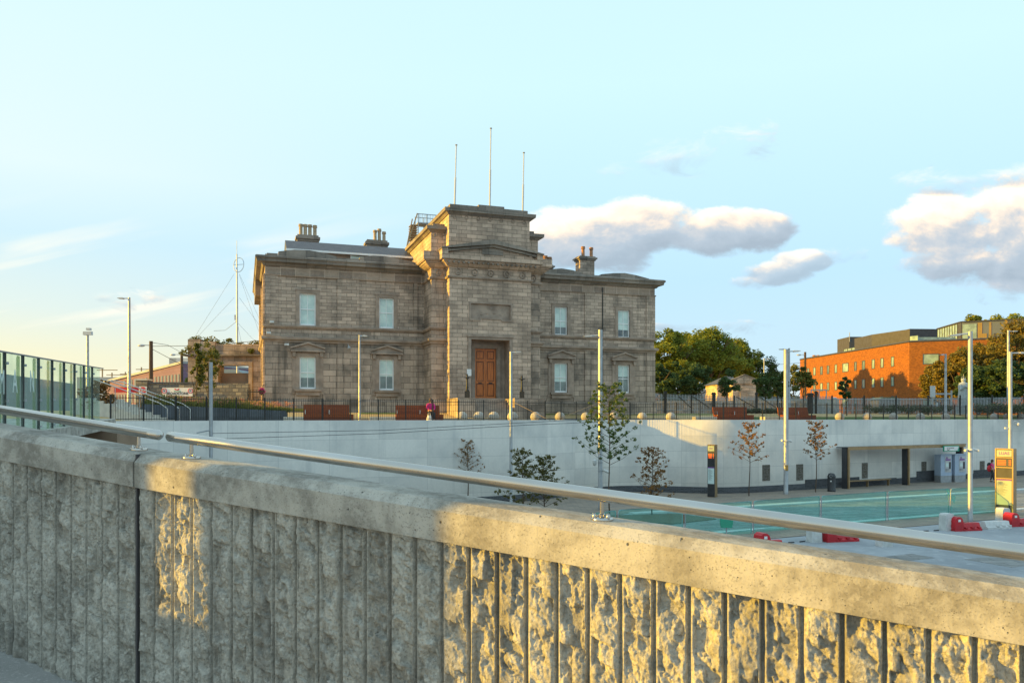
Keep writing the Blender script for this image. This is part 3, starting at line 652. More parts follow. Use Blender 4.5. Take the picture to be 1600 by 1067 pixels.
# windows : centre px, px width, upper y range, lower y range
def win(pxa,pxb,ya,yb): 
    a,b=T(pxa),T(pxb); m=(a+b)/2; return (a,b,ZZ(yb,m),ZZ(ya,m))
WU=[win(468,493.6,458.5,508.5),win(592.4,615.6,465.5,513),win(866.6,886.5,479.5,524),win(965.4,984,484.5,528)]
WL=[win(468,493.6,557,607.5),win(592.4,615.6,561,609.5),win(866,886.8,567,613),win(965.3,983.6,570,614)]
def wallholes(mb,x0,x1,z0,z1,holes,y,rev=.28):
    xs=sorted({x0,x1,*[h[0] for h in holes],*[h[1] for h in holes]}); zs=sorted({z0,z1,*[h[2] for h in holes],*[h[3] for h in holes]})
    for i in range(len(xs)-1):
        for j in range(len(zs)-1):
            cx,cz=(xs[i]+xs[i+1])/2,(zs[j]+zs[j+1])/2
            if any(h[0]<cx<h[1] and h[2]<cz<h[3] for h in holes): continue
            mb.quad((xs[i],y,zs[j]),(xs[i+1],y,zs[j]),(xs[i+1],y,zs[j+1]),(xs[i],y,zs[j+1]))
    for (a,b,c,d) in holes:
        r=y+rev
        mb.quad((a,y,c),(a,y,d),(a,r,d),(a,r,c)); mb.quad((b,y,c),(b,r,c),(b,r,d),(b,y,d)); mb.quad((a,y,d),(b,y,d),(b,r,d),(a,r,d)); mb.quad((a,y,c),(a,r,c),(b,r,c),(b,y,c))
DEP=15
for nm,x0,x1,ws,mz in (('l',0,tS0,[0,1],'wing'),('r',tS1-.02,W2,[2,3],'wing')):
    lo=MB(); wallholes(lo,x0,x1,G0-.3,5.6,[WL[i] for i in ws],0)
    up=MB(); wallholes(up,x0,x1,5.6,ZFB+.02,[WU[i] for i in ws],0)
    if nm=='l':
        lo.quad((x0,DEP,G0-.3),(x0,0,G0-.3),(x0,0,5.6),(x0,DEP,5.6)); up.quad((x0,DEP,5.6),(x0,0,5.6),(x0,0,ZFB+.02),(x0,DEP,ZFB+.02))
    else:
        lo.quad((x1,0,G0-.3),(x1,DEP,G0-.3),(x1,DEP,5.6),(x1,0,5.6)); up.quad((x1,0,5.6),(x1,DEP,5.6),(x1,DEP,ZFB+.02),(x1,0,ZFB+.02))
    lo.quad((x1,DEP,G0-.3),(x0,DEP,G0-.3),(x0,DEP,5.6),(x1,DEP,5.6)); up.quad((x1,DEP,5.6),(x0,DEP,5.6),(x0,DEP,ZFB),(x1,DEP,ZFB))
    lo.build('lower_wall','ashlar_lo',bd); up.build('upper_wall','ashlar_up',bd)
# corner pilasters and panels strips
pil_l=[(T(415),T(434)),(T(527),T(561)),(T(646),T(652))]; pil_r=[(T(913.5),T(940)),(T(1009.5),T(1022))]
for a,b in pil_l+pil_r:
    x0=max(a,-.06) if a>.05 else -.06; x1=b if b<W2-.05 else W2+.06
    MB().box(x0,x1,-.075,.05,G0-.3,ZS2-.2).build('pilaster','ashlar_lo',bd)
    MB().box(x0,x1,-.075,.05,ZS1,ZFB-.0).build('pilaster','ashlar_up',bd)
MB().box(T(940),T(941.2),-.13,-.08,G0,ZCB-.2).build('downpipe','iron',bd)
# side (left) bays : a projecting pavilion end, lit by the low sun
for a,b in ((.0,1.3),(5.2,6.6),(12.5,14.8)):
    MB().box(-.16,-.02,a if a>.1 else .08,b,G0-.3,ZFB).build('pilaster','ashlar_up',bd)
MB().box(-.55,.0,6.9,12.2,ZCB-1.0,ZCT+.15).build('side_balcony','cornice',bd)
pathL=[(0,DEP),(0,0),(tS0,0)]; pathR=[(tS1,0),(W2,0),(W2,DEP)]
pathLs=[(0,DEP),(0,0),(tS0,0),(tS0,yS),(tM0-.003,yS)]; pathRs=[(tM1+.003,yS),(tS1,yS),(tS1,0),(W2,0),(W2,DEP)]
plinth=[(0,-.2),(.14,-.2),(.14,1.05),(.06,1.18),(0,1.18)]
for p in (pathLs,pathRs):
    q=[(x,y) for x,y in p]
    MB().sweep([(a,b) for a,b in plinth],q).build('base_course','ashlar_lo',bd)
    MB().sweep([(0,ZS1-.18),(.10,ZS1-.18),(.17,ZS1-.08),(.17,ZS1),(0,ZS1+.05)],q).build('sill_string','trim',bd)
    MB().sweep([(0,ZS2-.28),(.10,ZS2-.28),(.13,ZS2-.16),(.26,ZS2-.10),(.28,ZS2+.04),(.20,ZS2+.08),(0,ZS2+.12)],q).build('storey_string','trim',bd)
for p in (pathL,pathR):
    MB().sweep([(0,ZFB-.06),(.11,ZFB-.06),(.13,ZFB+.02),(.04,ZFB+.05),(.04,ZCB),(0,ZCB)],p).build('frieze','frieze',bd)
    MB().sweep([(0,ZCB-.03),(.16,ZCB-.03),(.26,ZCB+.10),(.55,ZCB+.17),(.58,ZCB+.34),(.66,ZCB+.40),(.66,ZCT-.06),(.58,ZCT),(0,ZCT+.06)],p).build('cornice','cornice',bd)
# blocking course with low pedimented blocks
def parapet(segs,y0=.10,y1=.75):
    for (pts) in segs:
        zbm=ZCT+.02
        poly=[(pts[0][0],zbm)]+[(x,z) for x,z in pts]+[(pts[-1][0],zbm)]
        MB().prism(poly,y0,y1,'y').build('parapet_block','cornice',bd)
def pz(px,py,yl=.1): t=T(px,yl); return (t,ZZ(py,t,yl))
parapet([[pz(417,395),pz(434,396)]],.12,.8)
parapet([[pz(435,393),pz(460,390.5),pz(484,391.5),pz(505,395.5),pz(526,401)]],.06,.8)
parapet([[pz(526.5,403),pz(561,404.5)]],.12,.8)
parapet([[pz(562,402.5),pz(582,399.5),pz(602,400.5),pz(625,405),pz(647,409.5)]],.06,.8)
parapet([[pz(647.5,411),pz(662,413)]],.12,.8)
parapet([[pz(849,424),pz(864,420.5),pz(877,419.6),pz(893,422),pz(910,426.5)]],.06,.8)
parapet([[pz(910.5,429),pz(939.5,430.5)]],.12,.8)
parapet([[pz(940,428.5),pz(958,427),pz(976,426.8),pz(993,430),pz(1010,434.5)]],.06,.8)
parapet([[pz(1010.5,435.5),pz(1022,436.5)]],.12,.8)
b=MB(); b.box(0,.6,.85,DEP,ZCT,ZCT+.35); b.box(.0,W2,DEP-.6,DEP,ZCT,ZCT+.35); b.box(W2-.6,W2,.85,DEP-.62,ZCT,ZCT+.35); b.build('side_parapet','cornice',bd)
MB().box(.3,W2-.3,.5,DEP-.2,ZCT-.3,ZCT-.05).build('flat_roof','slate',bd)
# windows
def make_window(w,ped,k):
    a,b,c,d=w; m=(a+b)/2; y=.14
    f=MB(); fw=.085
    f.box(a,a+fw,y-.03,y+.06,c,d); f.box(b-fw,b,y-.03,y+.06,c,d); f.box(a+fw,b-fw,y-.03,y+.06,d-fw,d); f.box(a+fw,b-fw,y-.045,y+.06,c,c+.11)
    mid=(c+d)/2+(.02); f.box(a+fw,b-fw,y-.02,y+.06,mid-.03,mid+.03); f.box(m-.018,m+.018,y-.01,y+.05,c+.11,d-fw)
    fr=f.build('window','sash',bd)
    low=k%2==1 and not ped
    lo_=(.62 if (k>=2 and not ped) else (.02 if not ped else [.75,.95,.80,1.25][k])); MB().box(a+.02,b-.02,y+.015,y+.03,c+lo_,d-.02).build('blind','blind',fr)
    if ped: MB().box(a+.02,b-.02,y+.016,y+.03,c+.02,c+lo_-.005).build('pane','glassmid',fr)
    if k>=2 and not ped: MB().box(a+.02,b-.02,y+.016,y+.03,c+.02,c+.615).build('pane','glassdark',fr)
    MB().box(a-.03,b+.03,y+.12,y+.16,c-.03,d+.03).build('reveal_back','black',fr)
    s=MB(); q=.24
    if not ped:
        s.box(a-q,a,-.055,.02,c-.02,d+q); s.box(b,b+q,-.055,.02,c-.02,d+q); s.box(a,b,-.055,.02,d,d+q); s.box(a-q-.05,b+q+.05,-.085,-.056,d+q-.06,d+q+.02)
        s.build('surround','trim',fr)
    else:
        s.box(a-q,a,-.07,.02,c-.15,d+q); s.box(b,b+q,-.07,.02,c-.15,d+q); s.box(a,b,-.07,.02,d,d+q)
        for sx in (a-q-.24,b+q): s.box(sx,sx+.24,-.05,.02,c-.35,d+q+.08)
        s.add([(a-q-.40,-.045,1.19),(a-q-.24,-.045,1.19),(a-q-.24,-.045,c-.05),(a-q-.24,.0,1.19),(a-q-.40,0,1.19),(a-q-.24,0,c-.05)],[(0,1,2),(3,4,5),(0,2,5,4)])
        s.add([(b+q+.24,-.045,1.19),(b+q+.40,-.045,1.19),(b+q+.24,-.045,c-.05),(b+q+.24,.0,1.19),(b+q+.40,0,1.19),(b+q+.24,0,c-.05)],[(0,1,2),(3,4,5),(1,4,5,2)])
        s.build('surround','trim',fr)
        pb=d+q+.06; hw=(b-a)/2+q+.30
        p=MB(); p.prism([(m-hw,pb+.10),(m+hw,pb+.10),(m+hw,pb+.20),(m,pb+.55),(m-hw,pb+.20)],-.16,.02,'y'); p.box(m-hw-.04,m+hw+.04,-.30,.02,pb,pb+.098)
        for sg in (-1,1):
            p.prism([(m,pb+.54),(m+sg*(hw+.05),pb+.20),(m+sg*(hw+.05),pb+.30),(m,pb+.66)],-.31,-.161,'y')
        for sg in (-1,1): p.prism([(m+sg*(hw-.18)-.09,pb-.32),(m+sg*(hw-.18)+.09,pb-.32),(m+sg*(hw-.18)+.11,pb-.01),(m+sg*(hw-.18)-.11,pb-.01)],-.22,-.07,'y')
        p.build('pediment','trim',fr)
    z1=c-.02
    if ped:
        p=MB().box(a-q-.12,b+q+.12,-.26,.0,z1-.14,z1); p.box(a-q+.0,b+q-.0,-.13,.0,z1-.42,z1-.141); p.build('sill','trim',fr)
for k in range(4): make_window(WU[k],False,k); make_window(WL[k],True,k)
# entrance block ------------------------------------------------
ZT=10.12
def tz(px,py,yl=yM): t=T(px,yl); return t,ZZ(py,t,yl)
ox0,oz1=tz(736,530); ox1,_=tz(796,530); oz0=1.30
px0,pz1=tz(733,471); px1,pz0=tz(800,503)
fr=MB(); wallholes(fr,tM0,tM1,G0-.3,9.45,[(ox0,ox1,oz0,oz1),(px0+.12,px1-.12,pz0+.1,pz1-.12)],yM,.16)
fr.quad((tM0,yS,G0-.3),(tM0,yM,G0-.3),(tM0,yM,9.45),(tM0,yS,9.45)); fr.quad((tM1,yM,G0-.3),(tM1,yS,G0-.3),(tM1,yS,9.45),(tM1,yM,9.45))
fr.build('entrance_wall','ashlar_tw',bd)
sh_=MB()
sh_.quad((tS0,0,G0-.3),(tS0,yS,G0-.3),(tS0,yS,9.45),(tS0,0,9.45)); sh_.quad((tS0,yS,G0-.3),(tM0,yS,G0-.3),(tM0,yS,9.45),(tS0,yS,9.45))
sh_.build('shoulder_wall','ashlar_lo',bd); sh_=MB(); sh_.quad((tM1,yS,G0-.3),(tS1,yS,G0-.3),(tS1,yS,9.45),(tM1,yS,9.45)); sh_.quad((tS1,yS,G0-.3),(tS1,0,G0-.3),(tS1,0,9.45),(tS1,yS,9.45)); sh_.build('shoulder_wall','ashlar_lo',bd)
# porch recess
dx0,dz1=tz(742,544,yM+1.1); dx1,_=tz(775.4,544,yM+1.1); dx1=T(775.4,yM+1.1)
rc=MB(); yb=yM+1.1
rc.quad((ox0,yM+.16,oz0),(ox0,yM+.16,oz1),(ox0,yb,oz1),(ox0,yb,oz0)); rc.quad((ox1,yM+.16,oz0),(ox1,yb,oz0),(ox1,yb,oz1),(ox1,yM+.16,oz1)); rc.quad((ox0,yM+.16,oz1),(ox1,yM+.16,oz1),(ox1,yb,oz1),(ox0,yb,oz1)); rc.quad((ox0,yM,oz0+.01),(ox1,yM,oz0+.01),(ox1,yb,oz0+.01),(ox0,yb,oz0+.01))
wallholes(rc,ox0,ox1,oz0,oz1,[(dx0,dx1,oz0,dz1)],yb,.2); rc.build('porch','trim',bd)
s=MB(); q=.34
s.box(dx0-q,dx0,yb-.08,yb+.02,oz0,dz1+q); s.box(dx1,dx1+q,yb-.08,yb+.02,oz0,dz1+q); s.box(dx0,dx1,yb-.08,yb+.02,dz1,dz1+q); s.box(dx0-q+.09,dx0-.08,yb-.13,yb-.081,oz0,dz1+q-.09); s.box(dx1+.08,dx1+q-.09,yb-.13,yb-.081,oz0,dz1+q-.09); s.box(dx0-.08,dx1+.08,yb-.13,yb-.081,dz1+.09,dz1+q-.09)
s.build('door_surround','trim',bd)
s=MB(); q=.22; s.box(ox0-q,ox0,yM-.07,yM+.02,oz0-.2,oz1+q); s.box(ox1,ox1+q,yM-.07,yM+.02,oz0-.2,oz1+q); s.box(ox0,ox1,yM-.07,yM+.02,oz1,oz1+q); s.box(ox0-q-.06,ox1+q+.06,yM-.14,yM-.071,oz1+q-.05,oz1+q+.09); s.build('porch_architrave','trim',bd)
dm=(dx0+dx1)/2
for sgn,(xa,xb) in (('l',(dx0+.02,dm-.01)),('r',(dm+.01,dx1-.02))):
    f=MB(); yd=yb+.12; H=dz1-oz0
    cuts=[(.0,.05),(.055,.30),(.335,.76),(.80,.955)]
    f.box(xa,xb,yd,yd+.05,oz0+.02,dz1-.02); w3=.11
    f.box(xa,xa+w3,yd-.03,yd-.001,oz0+.02,dz1-.02); f.box(xb-w3,xb,yd-.03,yd-.001,oz0+.02,dz1-.02)
    for z in (0.0,.30,.345,.745,.955): f.box(xa+w3,xb-w3,yd-.03,yd-.001,oz0+.02+z*H,min(oz0+.02+(z+.045)*H,dz1-.02))
    for (za,zb2) in ((.37,.72),(.81,.93),(.07,.28)):
        f.box(xa+w3+.06,xb-w3-.06,yd-.02,yd-.0011,oz0+za*H,oz0+zb2*H)
    ml=MB()  # dark moulding frames drawn as shaded gaps around the door panels
    for (za,zb2) in ((.37,.72),(.81,.93),(.07,.28)):
        u0,u1,v0,v1=xa+w3+.0,xb-w3-.0,oz0+(za-.018)*H,oz0+(zb2+.018)*H
        ml.box(u0,u0+.035,yd-.034,yd-.0012,v0,v1); ml.box(u1-.035,u1,yd-.034,yd-.0012,v0,v1); ml.box(u0+.035,u1-.035,yd-.034,yd-.0012,v0,v0+.035); ml.box(u0+.035,u1-.035,yd-.034,yd-.0012,v1-.035,v1)
    dd=f.build('door','door',bd); ml.build('panel_moulding','door_shade_tone',dd); MB().box((xa+xb)/2-.13,(xa+xb)/2+.13,yd-.045,yd-.031,oz0+.305*H,oz0+.325*H).build('letter_slot','iron',dd)
p=MB().box(ox0+.30-.62,ox0+.30-.30,yM-.10,yM-.075,oz0+1.5,oz0+1.95); p.build('notice','white',bd)
# carved panel above the door
cp=MB(); cp.box(px0,px1,yM-.06,yM+.02,pz1-.12,pz1); cp.box(px0,px0+.12,yM-.06,yM+.02,pz0,pz1-.12); cp.box(px1-.12,px1,yM-.06,yM+.02,pz0,pz1-.12); w3=(px1-px0)
cp.box(px0+.12,px0+w3*.26,yM-.06,yM+.02,pz0,pz0+.1); cp.box(px1-w3*.26,px1-.12,yM-.06,yM+.02,pz0,pz0+.1); cp.box(px0+w3*.26-.06,px1-w3*.26+.06,yM-.06,yM+.03,pz0+.1,pz0+.2)
cp.box(px0+.12,px1-.12,yM+.10,yM+.15,pz0+.1,pz1-.12)
for i,(fx,fz) in enumerate([(.30,.35),(.42,.42),(.52,.70),(.60,.45),(.74,.36)]): cp.ball((px0+w3*fx,yM+.10,pz0+(pz1-pz0)*fz),.09,1.4,.4,.8,8,5)
for i in range(9): cp.box(px0+w3*(.42+i*.026),px0+w3*(.432+i*.026),yM+.08,yM+.1,pz0+(pz1-pz0)*.62,pz0+(pz1-pz0)*.8)
cp.build('carved_panel','trim',bd)
# entablature of the block
ptw=[(tS0,2.2),(tS0,yS),(tM0,yS),(tM0,yM),(tM1,yM),(tM1,yS),(tS1,yS),(tS1,2.2)]
MB().sweep([(0,9.36),(.10,9.36),(.16,9.44),(.10,9.52),(0,9.52)],ptw).build('string','trim',bd)
b=MB(); pth2=ptw
b.sweep([(-.3,9.45),(.02,9.45),(.02,10.12),(-.3,10.12)],pth2).build('frieze','ashlar_tw',bd)
def wreath(mb,t,y,z,r):
    pts=[(t+r*math.cos(a),y,z+r*math.sin(a)) for a in np.linspace(0,2*math.pi,15)]; mb.tube(pts,.05,6,False); mb.ball((t,y,z),.06,1,1,1,6,4)
for i in range(5): wr=MB(); wreath(wr,tM0+.62+i*(tM1-tM0-1.24)/4+ (0),yM-.05,9.80,.20); wr.build('wreath','trim',bd,smooth=True)
for x in ((tS0+tM0)/2,(tS1+tM1)/2): wr=MB(); wreath(wr,x,yS-.05,9.80,.20); wr.build('wreath','trim',bd,smooth=True)
MB().sweep([(0,10.10),(.06,10.10),(.20,10.16),(.36,10.30),(.50,10.42),(.50,10.52),(0,10.52)],ptw).build('corbel_band','ashlar_tw',bd)
dn=MB()
L_=tM1-tM0
for i in range(19): 
    x=tM0-.15+i*(L_+.3)/18.0; dn=MB(); dn.box(x-.06,x+.06,yM-.56,yM-.34,10.30,10.42); dn.build('dentil','cornice',bd)
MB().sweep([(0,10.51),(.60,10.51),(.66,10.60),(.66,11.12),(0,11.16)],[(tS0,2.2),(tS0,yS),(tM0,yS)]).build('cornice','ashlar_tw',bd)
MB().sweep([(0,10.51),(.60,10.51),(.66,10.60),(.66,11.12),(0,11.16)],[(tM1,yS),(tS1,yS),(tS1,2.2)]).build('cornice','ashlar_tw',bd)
pe=MB(); x0=tM0-.66; x1=tM1+.66; xm=(x0+x1)/2
pe.box(x0,x1,yM-.66,yS-.5,10.515,10.80); pe.box(x0,x0+.42,yM-.68,yS-.5,10.801,11.22); pe.box(x1-.42,x1,yM-.68,yS-.5,10.801,11.22)
pe.prism([(x0+.42,10.801),(x1-.42,10.801),(x1-.42,10.95),(xm,11.72),(x0+.42,10.95)],yM-.38,yS-.5,'y'); pe.build('pediment','ashlar_tw',bd)
rk=MB()
for sg,xe in ((-1,x0-.05),(1,x1+.05)): rk.prism([(xm,11.66),(xe,10.98+.18),(xe,11.24),(xm,11.98)],yM-.78,yS-.5,'y')
rk.build('raking_cornice','cornice',bd)
rk=MB()
for sg,xe in ((-1,x0+.42),(1,x1-.42)): rk.prism([(xm,11.50),(xe,11.02),(xe,11.16),(xm,11.66)],yM-.60,yM-.381,'y')
rk.box(xm-.75,xm+.75,yM-.44,yM-.381,11.0,11.42)
rk.build('tympanum_moulding','cornice',bd)
# attic
def attic(x0,x1,y0,y1,zb_,zt,dup=0,name='attic'):
    b=MB(); b.box(x0,x1,y0,y1,zb_,zt-.4); w=b.build(name,'ashlar_tw',bd)
    pth=[(x0,y1),(x0,y0),(x1,y0),(x1,y1),(x0+.001,y1)]
    MB().sweep([(-.05,zt-.55),(.06,zt-.55),(.20,zt-.42),(.34,zt-.38),(.36,zt-.16),(-.05,zt-.12)],pth).build('attic_cornice','cornice',w)
    return w
lw_=attic(tS0+.05,tS1-.05,-1.95,5.4,10.7,13.15)
MB().box(tS0+.25,tS1-.25,-1.7,5.2,12.9,13.28).build('parapet_block','cornice',lw_)
uw=attic(tM0+.02,tM1-.02,-2.95,4.4,11.2,14.22,name='upper_attic')
b=MB(); b.box(tM0+.12,tM0+.36*L_,-2.85,-2.1,14.0,14.40); b.box(tM0+.362*L_,tM0+.68*L_,-2.92,-2.1,14.0,14.50); b.box(tM0+.682*L_,tM1-.12,-2.85,-2.1,14.0,14.38); b.box(tM0+.12,tM0+.7,-2.09,4.2,14.0,14.38); b.build('parapet_block','cornice',uw)
ro=MB()
for i in range(7): ro.lathe([(.13,0),(.13,.05),(.08,.05),(.08,.03),(.03,.07)],12)
ro=MB()
for i in range(7):
    x=tM0+.42+i*(L_-.84)/6
    pts=[(x+.11*math.cos(a),-2.97,13.52+.11*math.sin(a)) for a in np.linspace(0,2*math.pi,13)]; ro=MB(); ro.tube(pts,.03,5,False); ro.build('rosette','trim',uw)
for x in (tS0+.3,tS0+.75): 
    pts=[(x+.11*math.cos(a),-1.97,12.42+.11*math.sin(a)) for a in np.linspace(0,2*math.pi,13)]; ro=MB(); ro.tube(pts,.03,5,False); ro.build('rosette','trim',uw)
# steps and podium
zp=oz0; stp=MB(); xs0=T(742,yM-2.6); xs1=T(803,yM-2.6)
nst=7
for i in range(nst): stp.box(xs0,xs1,yM-.35-(i+1)*.34,yM+.02 if i==0 else yM-.35-i*.34-.001,G0-.2,zp-.005-i*(zp-G0-.12)/nst)
stp.build('entrance_steps','trim',bd)
for a,b in ((T(714,yM-2.6),xs0-.003),(xs1+.003,T(850,yM-2.6))):
    MB().box(a,b,yM-2.75,yM-.002,G0-.2,zp-.05).build('podium_wall','ashlar_lo',bd)
# roof lantern of the left wing
rz_=MB(); ya=4.2
a0=T(448,ya); a1=T(656,ya); rt=ZZ(376,a0,ya+1.8); rb=ZZ(388.5,a0,ya)
rz_.prism([(ya,rb),(ya+2.4,rt+.15),(ya+4.8,rb)],a0,a1-.0,'x'); lr=rz_.build('slate_roof','slate',bd)
MB().box(a0-.05,a1,ya-.12,ya-.02,rb-.14,rb-.0).build('white_eaves_board','sash',lr)
cl=MB().box(a0+.1,a1-.1,ya+.25,ya+4.4,ZCT,rb-.08); cw=cl.build('clerestory','trim',bd)
for i in range(3):
    xa=a0+4.6+i*1.3; MB().box(xa,xa+1.2,ya+.20,ya+.249,rb-1.0,rb-.17).build('window','blind',cw)
    MB().box(xa-.06,xa-.001,ya+.17,ya+.24,rb-1.0,rb-.15).build('window_frame','sash',cw)
# chimneys
def chimney(pxa,pxb,pyt,pyb,yl,pots,potc,pr=.13,shaft=True):
    a,b=T(pxa,yl),T(pxb,yl); zt=ZZ(pyt,a,yl); zc=ZZ(pyb,a,yl); w=b-a
    c=MB().box(a+.18,b-.18,yl,yl+.9,ZCT-.1,zc+.02).build('chimney','ashlar_up',bd)
    k=MB(); h=zt-zc; k.box(a+.10,b-.10,yl-.10,yl+1.0,zc,zc+h*.35); k.box(a,b,yl-.2,yl+1.1,zc+h*.351,zc+h*.72); k.box(a+.12,b-.12,yl-.08,yl+.98,zc+h*.721,zt); k.build('chimney_cap','cornice',c)
    for i,(px,pyt2) in enumerate(pots):
        t=T(px,yl+.45); zz=ZZ(pyt2,t,yl+.45); H=zz-zt
        MB().lathe([(pr*1.15,-.02),(pr*1.15,.06),(pr*.85,.12),(pr*.8,H*.78),(pr*1.1,H*.8),(pr*1.1,H*.88),(pr*.9,H*.9),(pr*1.05,H*.96),(pr*1.0,H),(pr*.7,H)],12,(t,yl+.45,zt)).build('chimney_pot',potc[i%len(potc)],c,smooth=True)
chimney(462,500,366,376,9.5,[(470,350.5),(477,351),(484.2,351.5),(492,352.5)],['potw'],.17)
chimney(571,607.6,374,385,9.0,[(586,360),(592.7,358),(600,362.5)],['potw'],.16)
chimney(903,932,399.5,406,3.5,[(911,385.5),(923.8,387)],['pot'],.16)
chimney(846,866,413,419,6.5,[(852,400),(858.5,402)],['pot'],.2)
# escape stair platform behind the attic
es=thing('roof_stair','galvanised steel roof access stair and platform left of the attic','stair',(0,0,0)); es.parent=None
def BW(t,yl,z): return (BX+CA*t-SA_*yl, BY+SA_*t+CA*yl, z)
m=MB(); yl=6.6; a=T(653,yl); b_=T(683,yl); zp_=ZZ(347,a,yl); zt_=ZZ(333.5,a,yl); zl=ZZ(378,a,yl)
def bx(mb,x0,x1,y0,y1,z0,z1):
    mb.add([BW(x,y,z) for z in (z0,z1) for x,y in ((x0,y0),(x1,y0),(x1,y1),(x0,y1))],[(0,3,2,1),(4,5,6,7),(0,1,5,4),(1,2,6,5),(2,3,7,6),(3,0,4,7)])
bx(m,a,b_,yl,yl+1.2,zp_-.08,zp_)
for x in (a,a+.7,b_-.05):
    for y in (yl,yl+1.15): bx(m,x,x+.06,y,y+.06,zl-.6 if x<a+.8 else zp_,zt_)
m.build('platform','greysteel',es)
m=MB(); 
for y in (yl,yl+1.15): bx(m,a,b_,y,y+.05,zt_-.05,zt_)
for x in np.arange(a+.1,b_,.13): bx(m,x,x+.025,yl,yl+.025,zp_,zt_)
m.build('guard_rail','greysteel',es)
m=MB()
for i in range(8):
    f=i/8; bx(m,a-.55-f*.0+(-.0),a-.0,yl+.1,yl+1.0,zp_-.25-f*1.5,zp_-.2-f*1.5)
m.tube([BW(a-.9,yl,zl-.5),BW(a-.05,yl,zt_)],.05,5); m.tube([BW(a-.9,yl,zl+.3-.8),BW(a-.45,yl,zp_+.2)],.05,5); m.build('stair_flight','bronze',es)
# flagpoles
for i,(pxb,pyb,pxt,pyt,lb) in enumerate([(710,322,713,228,'left flagpole, shorter pole on the attic roof with no flag'),(765,326,767,202,'tallest central bare flagpole on the attic roof'),(816.5,330,818.5,240,'right bare flagpole near the corner of the attic roof')]):
    yl=-1.2; t=T(pxb,yl); p0=BW(t,yl,14.0); Yd=p0[1]; p1=PT(pxt,pyt,Yd)
    fp=thing('flagpole',lb,'flagpole',p0,0,'flagpoles on the attic'); L=(p1[0]-p0[0],0,p1[2]-p0[2])
    MB().tube([(0,0,0),(L[0]*.55,0,L[2]*.55)],.065,8).build('lower_pole','lamphead',fp,smooth=True)
    q=MB().tube([(L[0]*.55,0,L[2]*.55),L],.04,8).build('upper_pole','lamphead',fp,smooth=True)
    MB().ball((L[0],0,L[2]+.05),.09,1,1,.6,8,6).build('finial','greysteel',fp)
# wall lamps and cameras on the facade
for px,py in ((543,544),(935,557)):
    t=T(px); z=ZZ(py,t); c=MB(); c.tube([(t,0,z+.25),(t,-.3,z+.22),(t+.05,-.42,z+.05)],.03,6); c.lathe([(.10,-.1),(.15,0),(.05,.12)],8,(t+.05,-.42,z-.02)); c.build('wall_lantern','greysteel',bd)
for px,py in ((419,521),(424,504),(447,539)):
    t=T(px); z=ZZ(py,t); c=MB(); c.box(t-.12,t+.16,-.42,-.22,z-.06,z+.08); c.tube([(t,0,z+.02),(t,-.25,z+.02)],.03,5); c.build('security_camera','whitepl',bd)
# iron lamp pedestals on the podium
for i,(px,pt,lb) in enumerate([(730,583,'ornate dark iron lamp standard left of the entrance door'),(815.5,586,'ornate dark iron lamp standard right of the entrance door')]):
    yl=yM-2.2; t=T(px,yl); ls=thing('lamp_standard',lb,'lamp standard',BW(t,yl,zp-.05),0,'iron lamp standards by the door'); H=ZZ(pt,t,yl)-zp
    MB().box(-.16,.16,-.16,.16,0,.45).build('pedestal','iron',ls)
    MB().lathe([(.11,.45),(.12,.5),(.07,.58),(.09,.7),(.06,.8),(.05,H*.78),(.08,H*.80),(.11,H*.83),(.06,H*.86),(.04,H*.93),(.06,H*.96),(.03,H)],12).build('shaft','iron',ls,smooth=True)
    MB().box(-.22,.22,-.02,.02,H*.84,H*.87).build('arms','iron',ls)
# ================================================================== VEGETATION
def leaves(name,m,parent,cent,radii,n,size,seed,flat=.5):
    """many small bent leaf quads scattered in ellipsoid clumps"""
    r=np.random.RandomState(seed); cent=np.asarray(cent,float); radii=np.asarray(radii,float)
    if radii.ndim==1: radii=np.repeat(radii[:,None],3,1)*np.array([1,1,.72])
    ci=r.randint(0,len(cent),n); u_=r.normal(size=(n,3)); u_/=np.linalg.norm(u_,axis=1)[:,None]; rad=r.rand(n)**.45
    P=cent[ci]+u_*radii[ci]*rad[:,None]
    a=r.normal(size=(n,3)); a[:,2]*=flat; a/=np.linalg.norm(a,axis=1)[:,None]
    b=np.cross(a,r.normal(size=(n,3))); b/=np.linalg.norm(b,axis=1)[:,None]
    s=(size*(.55+.9*r.rand(n)))[:,None]
    V=np.stack([P-a*s,P+b*s*.55,P+a*s,P-b*s*.55],1).reshape(-1,3); Fq=np.arange(n*4).reshape(-1,4)
    return rawmesh(name,V,Fq,m,parent)
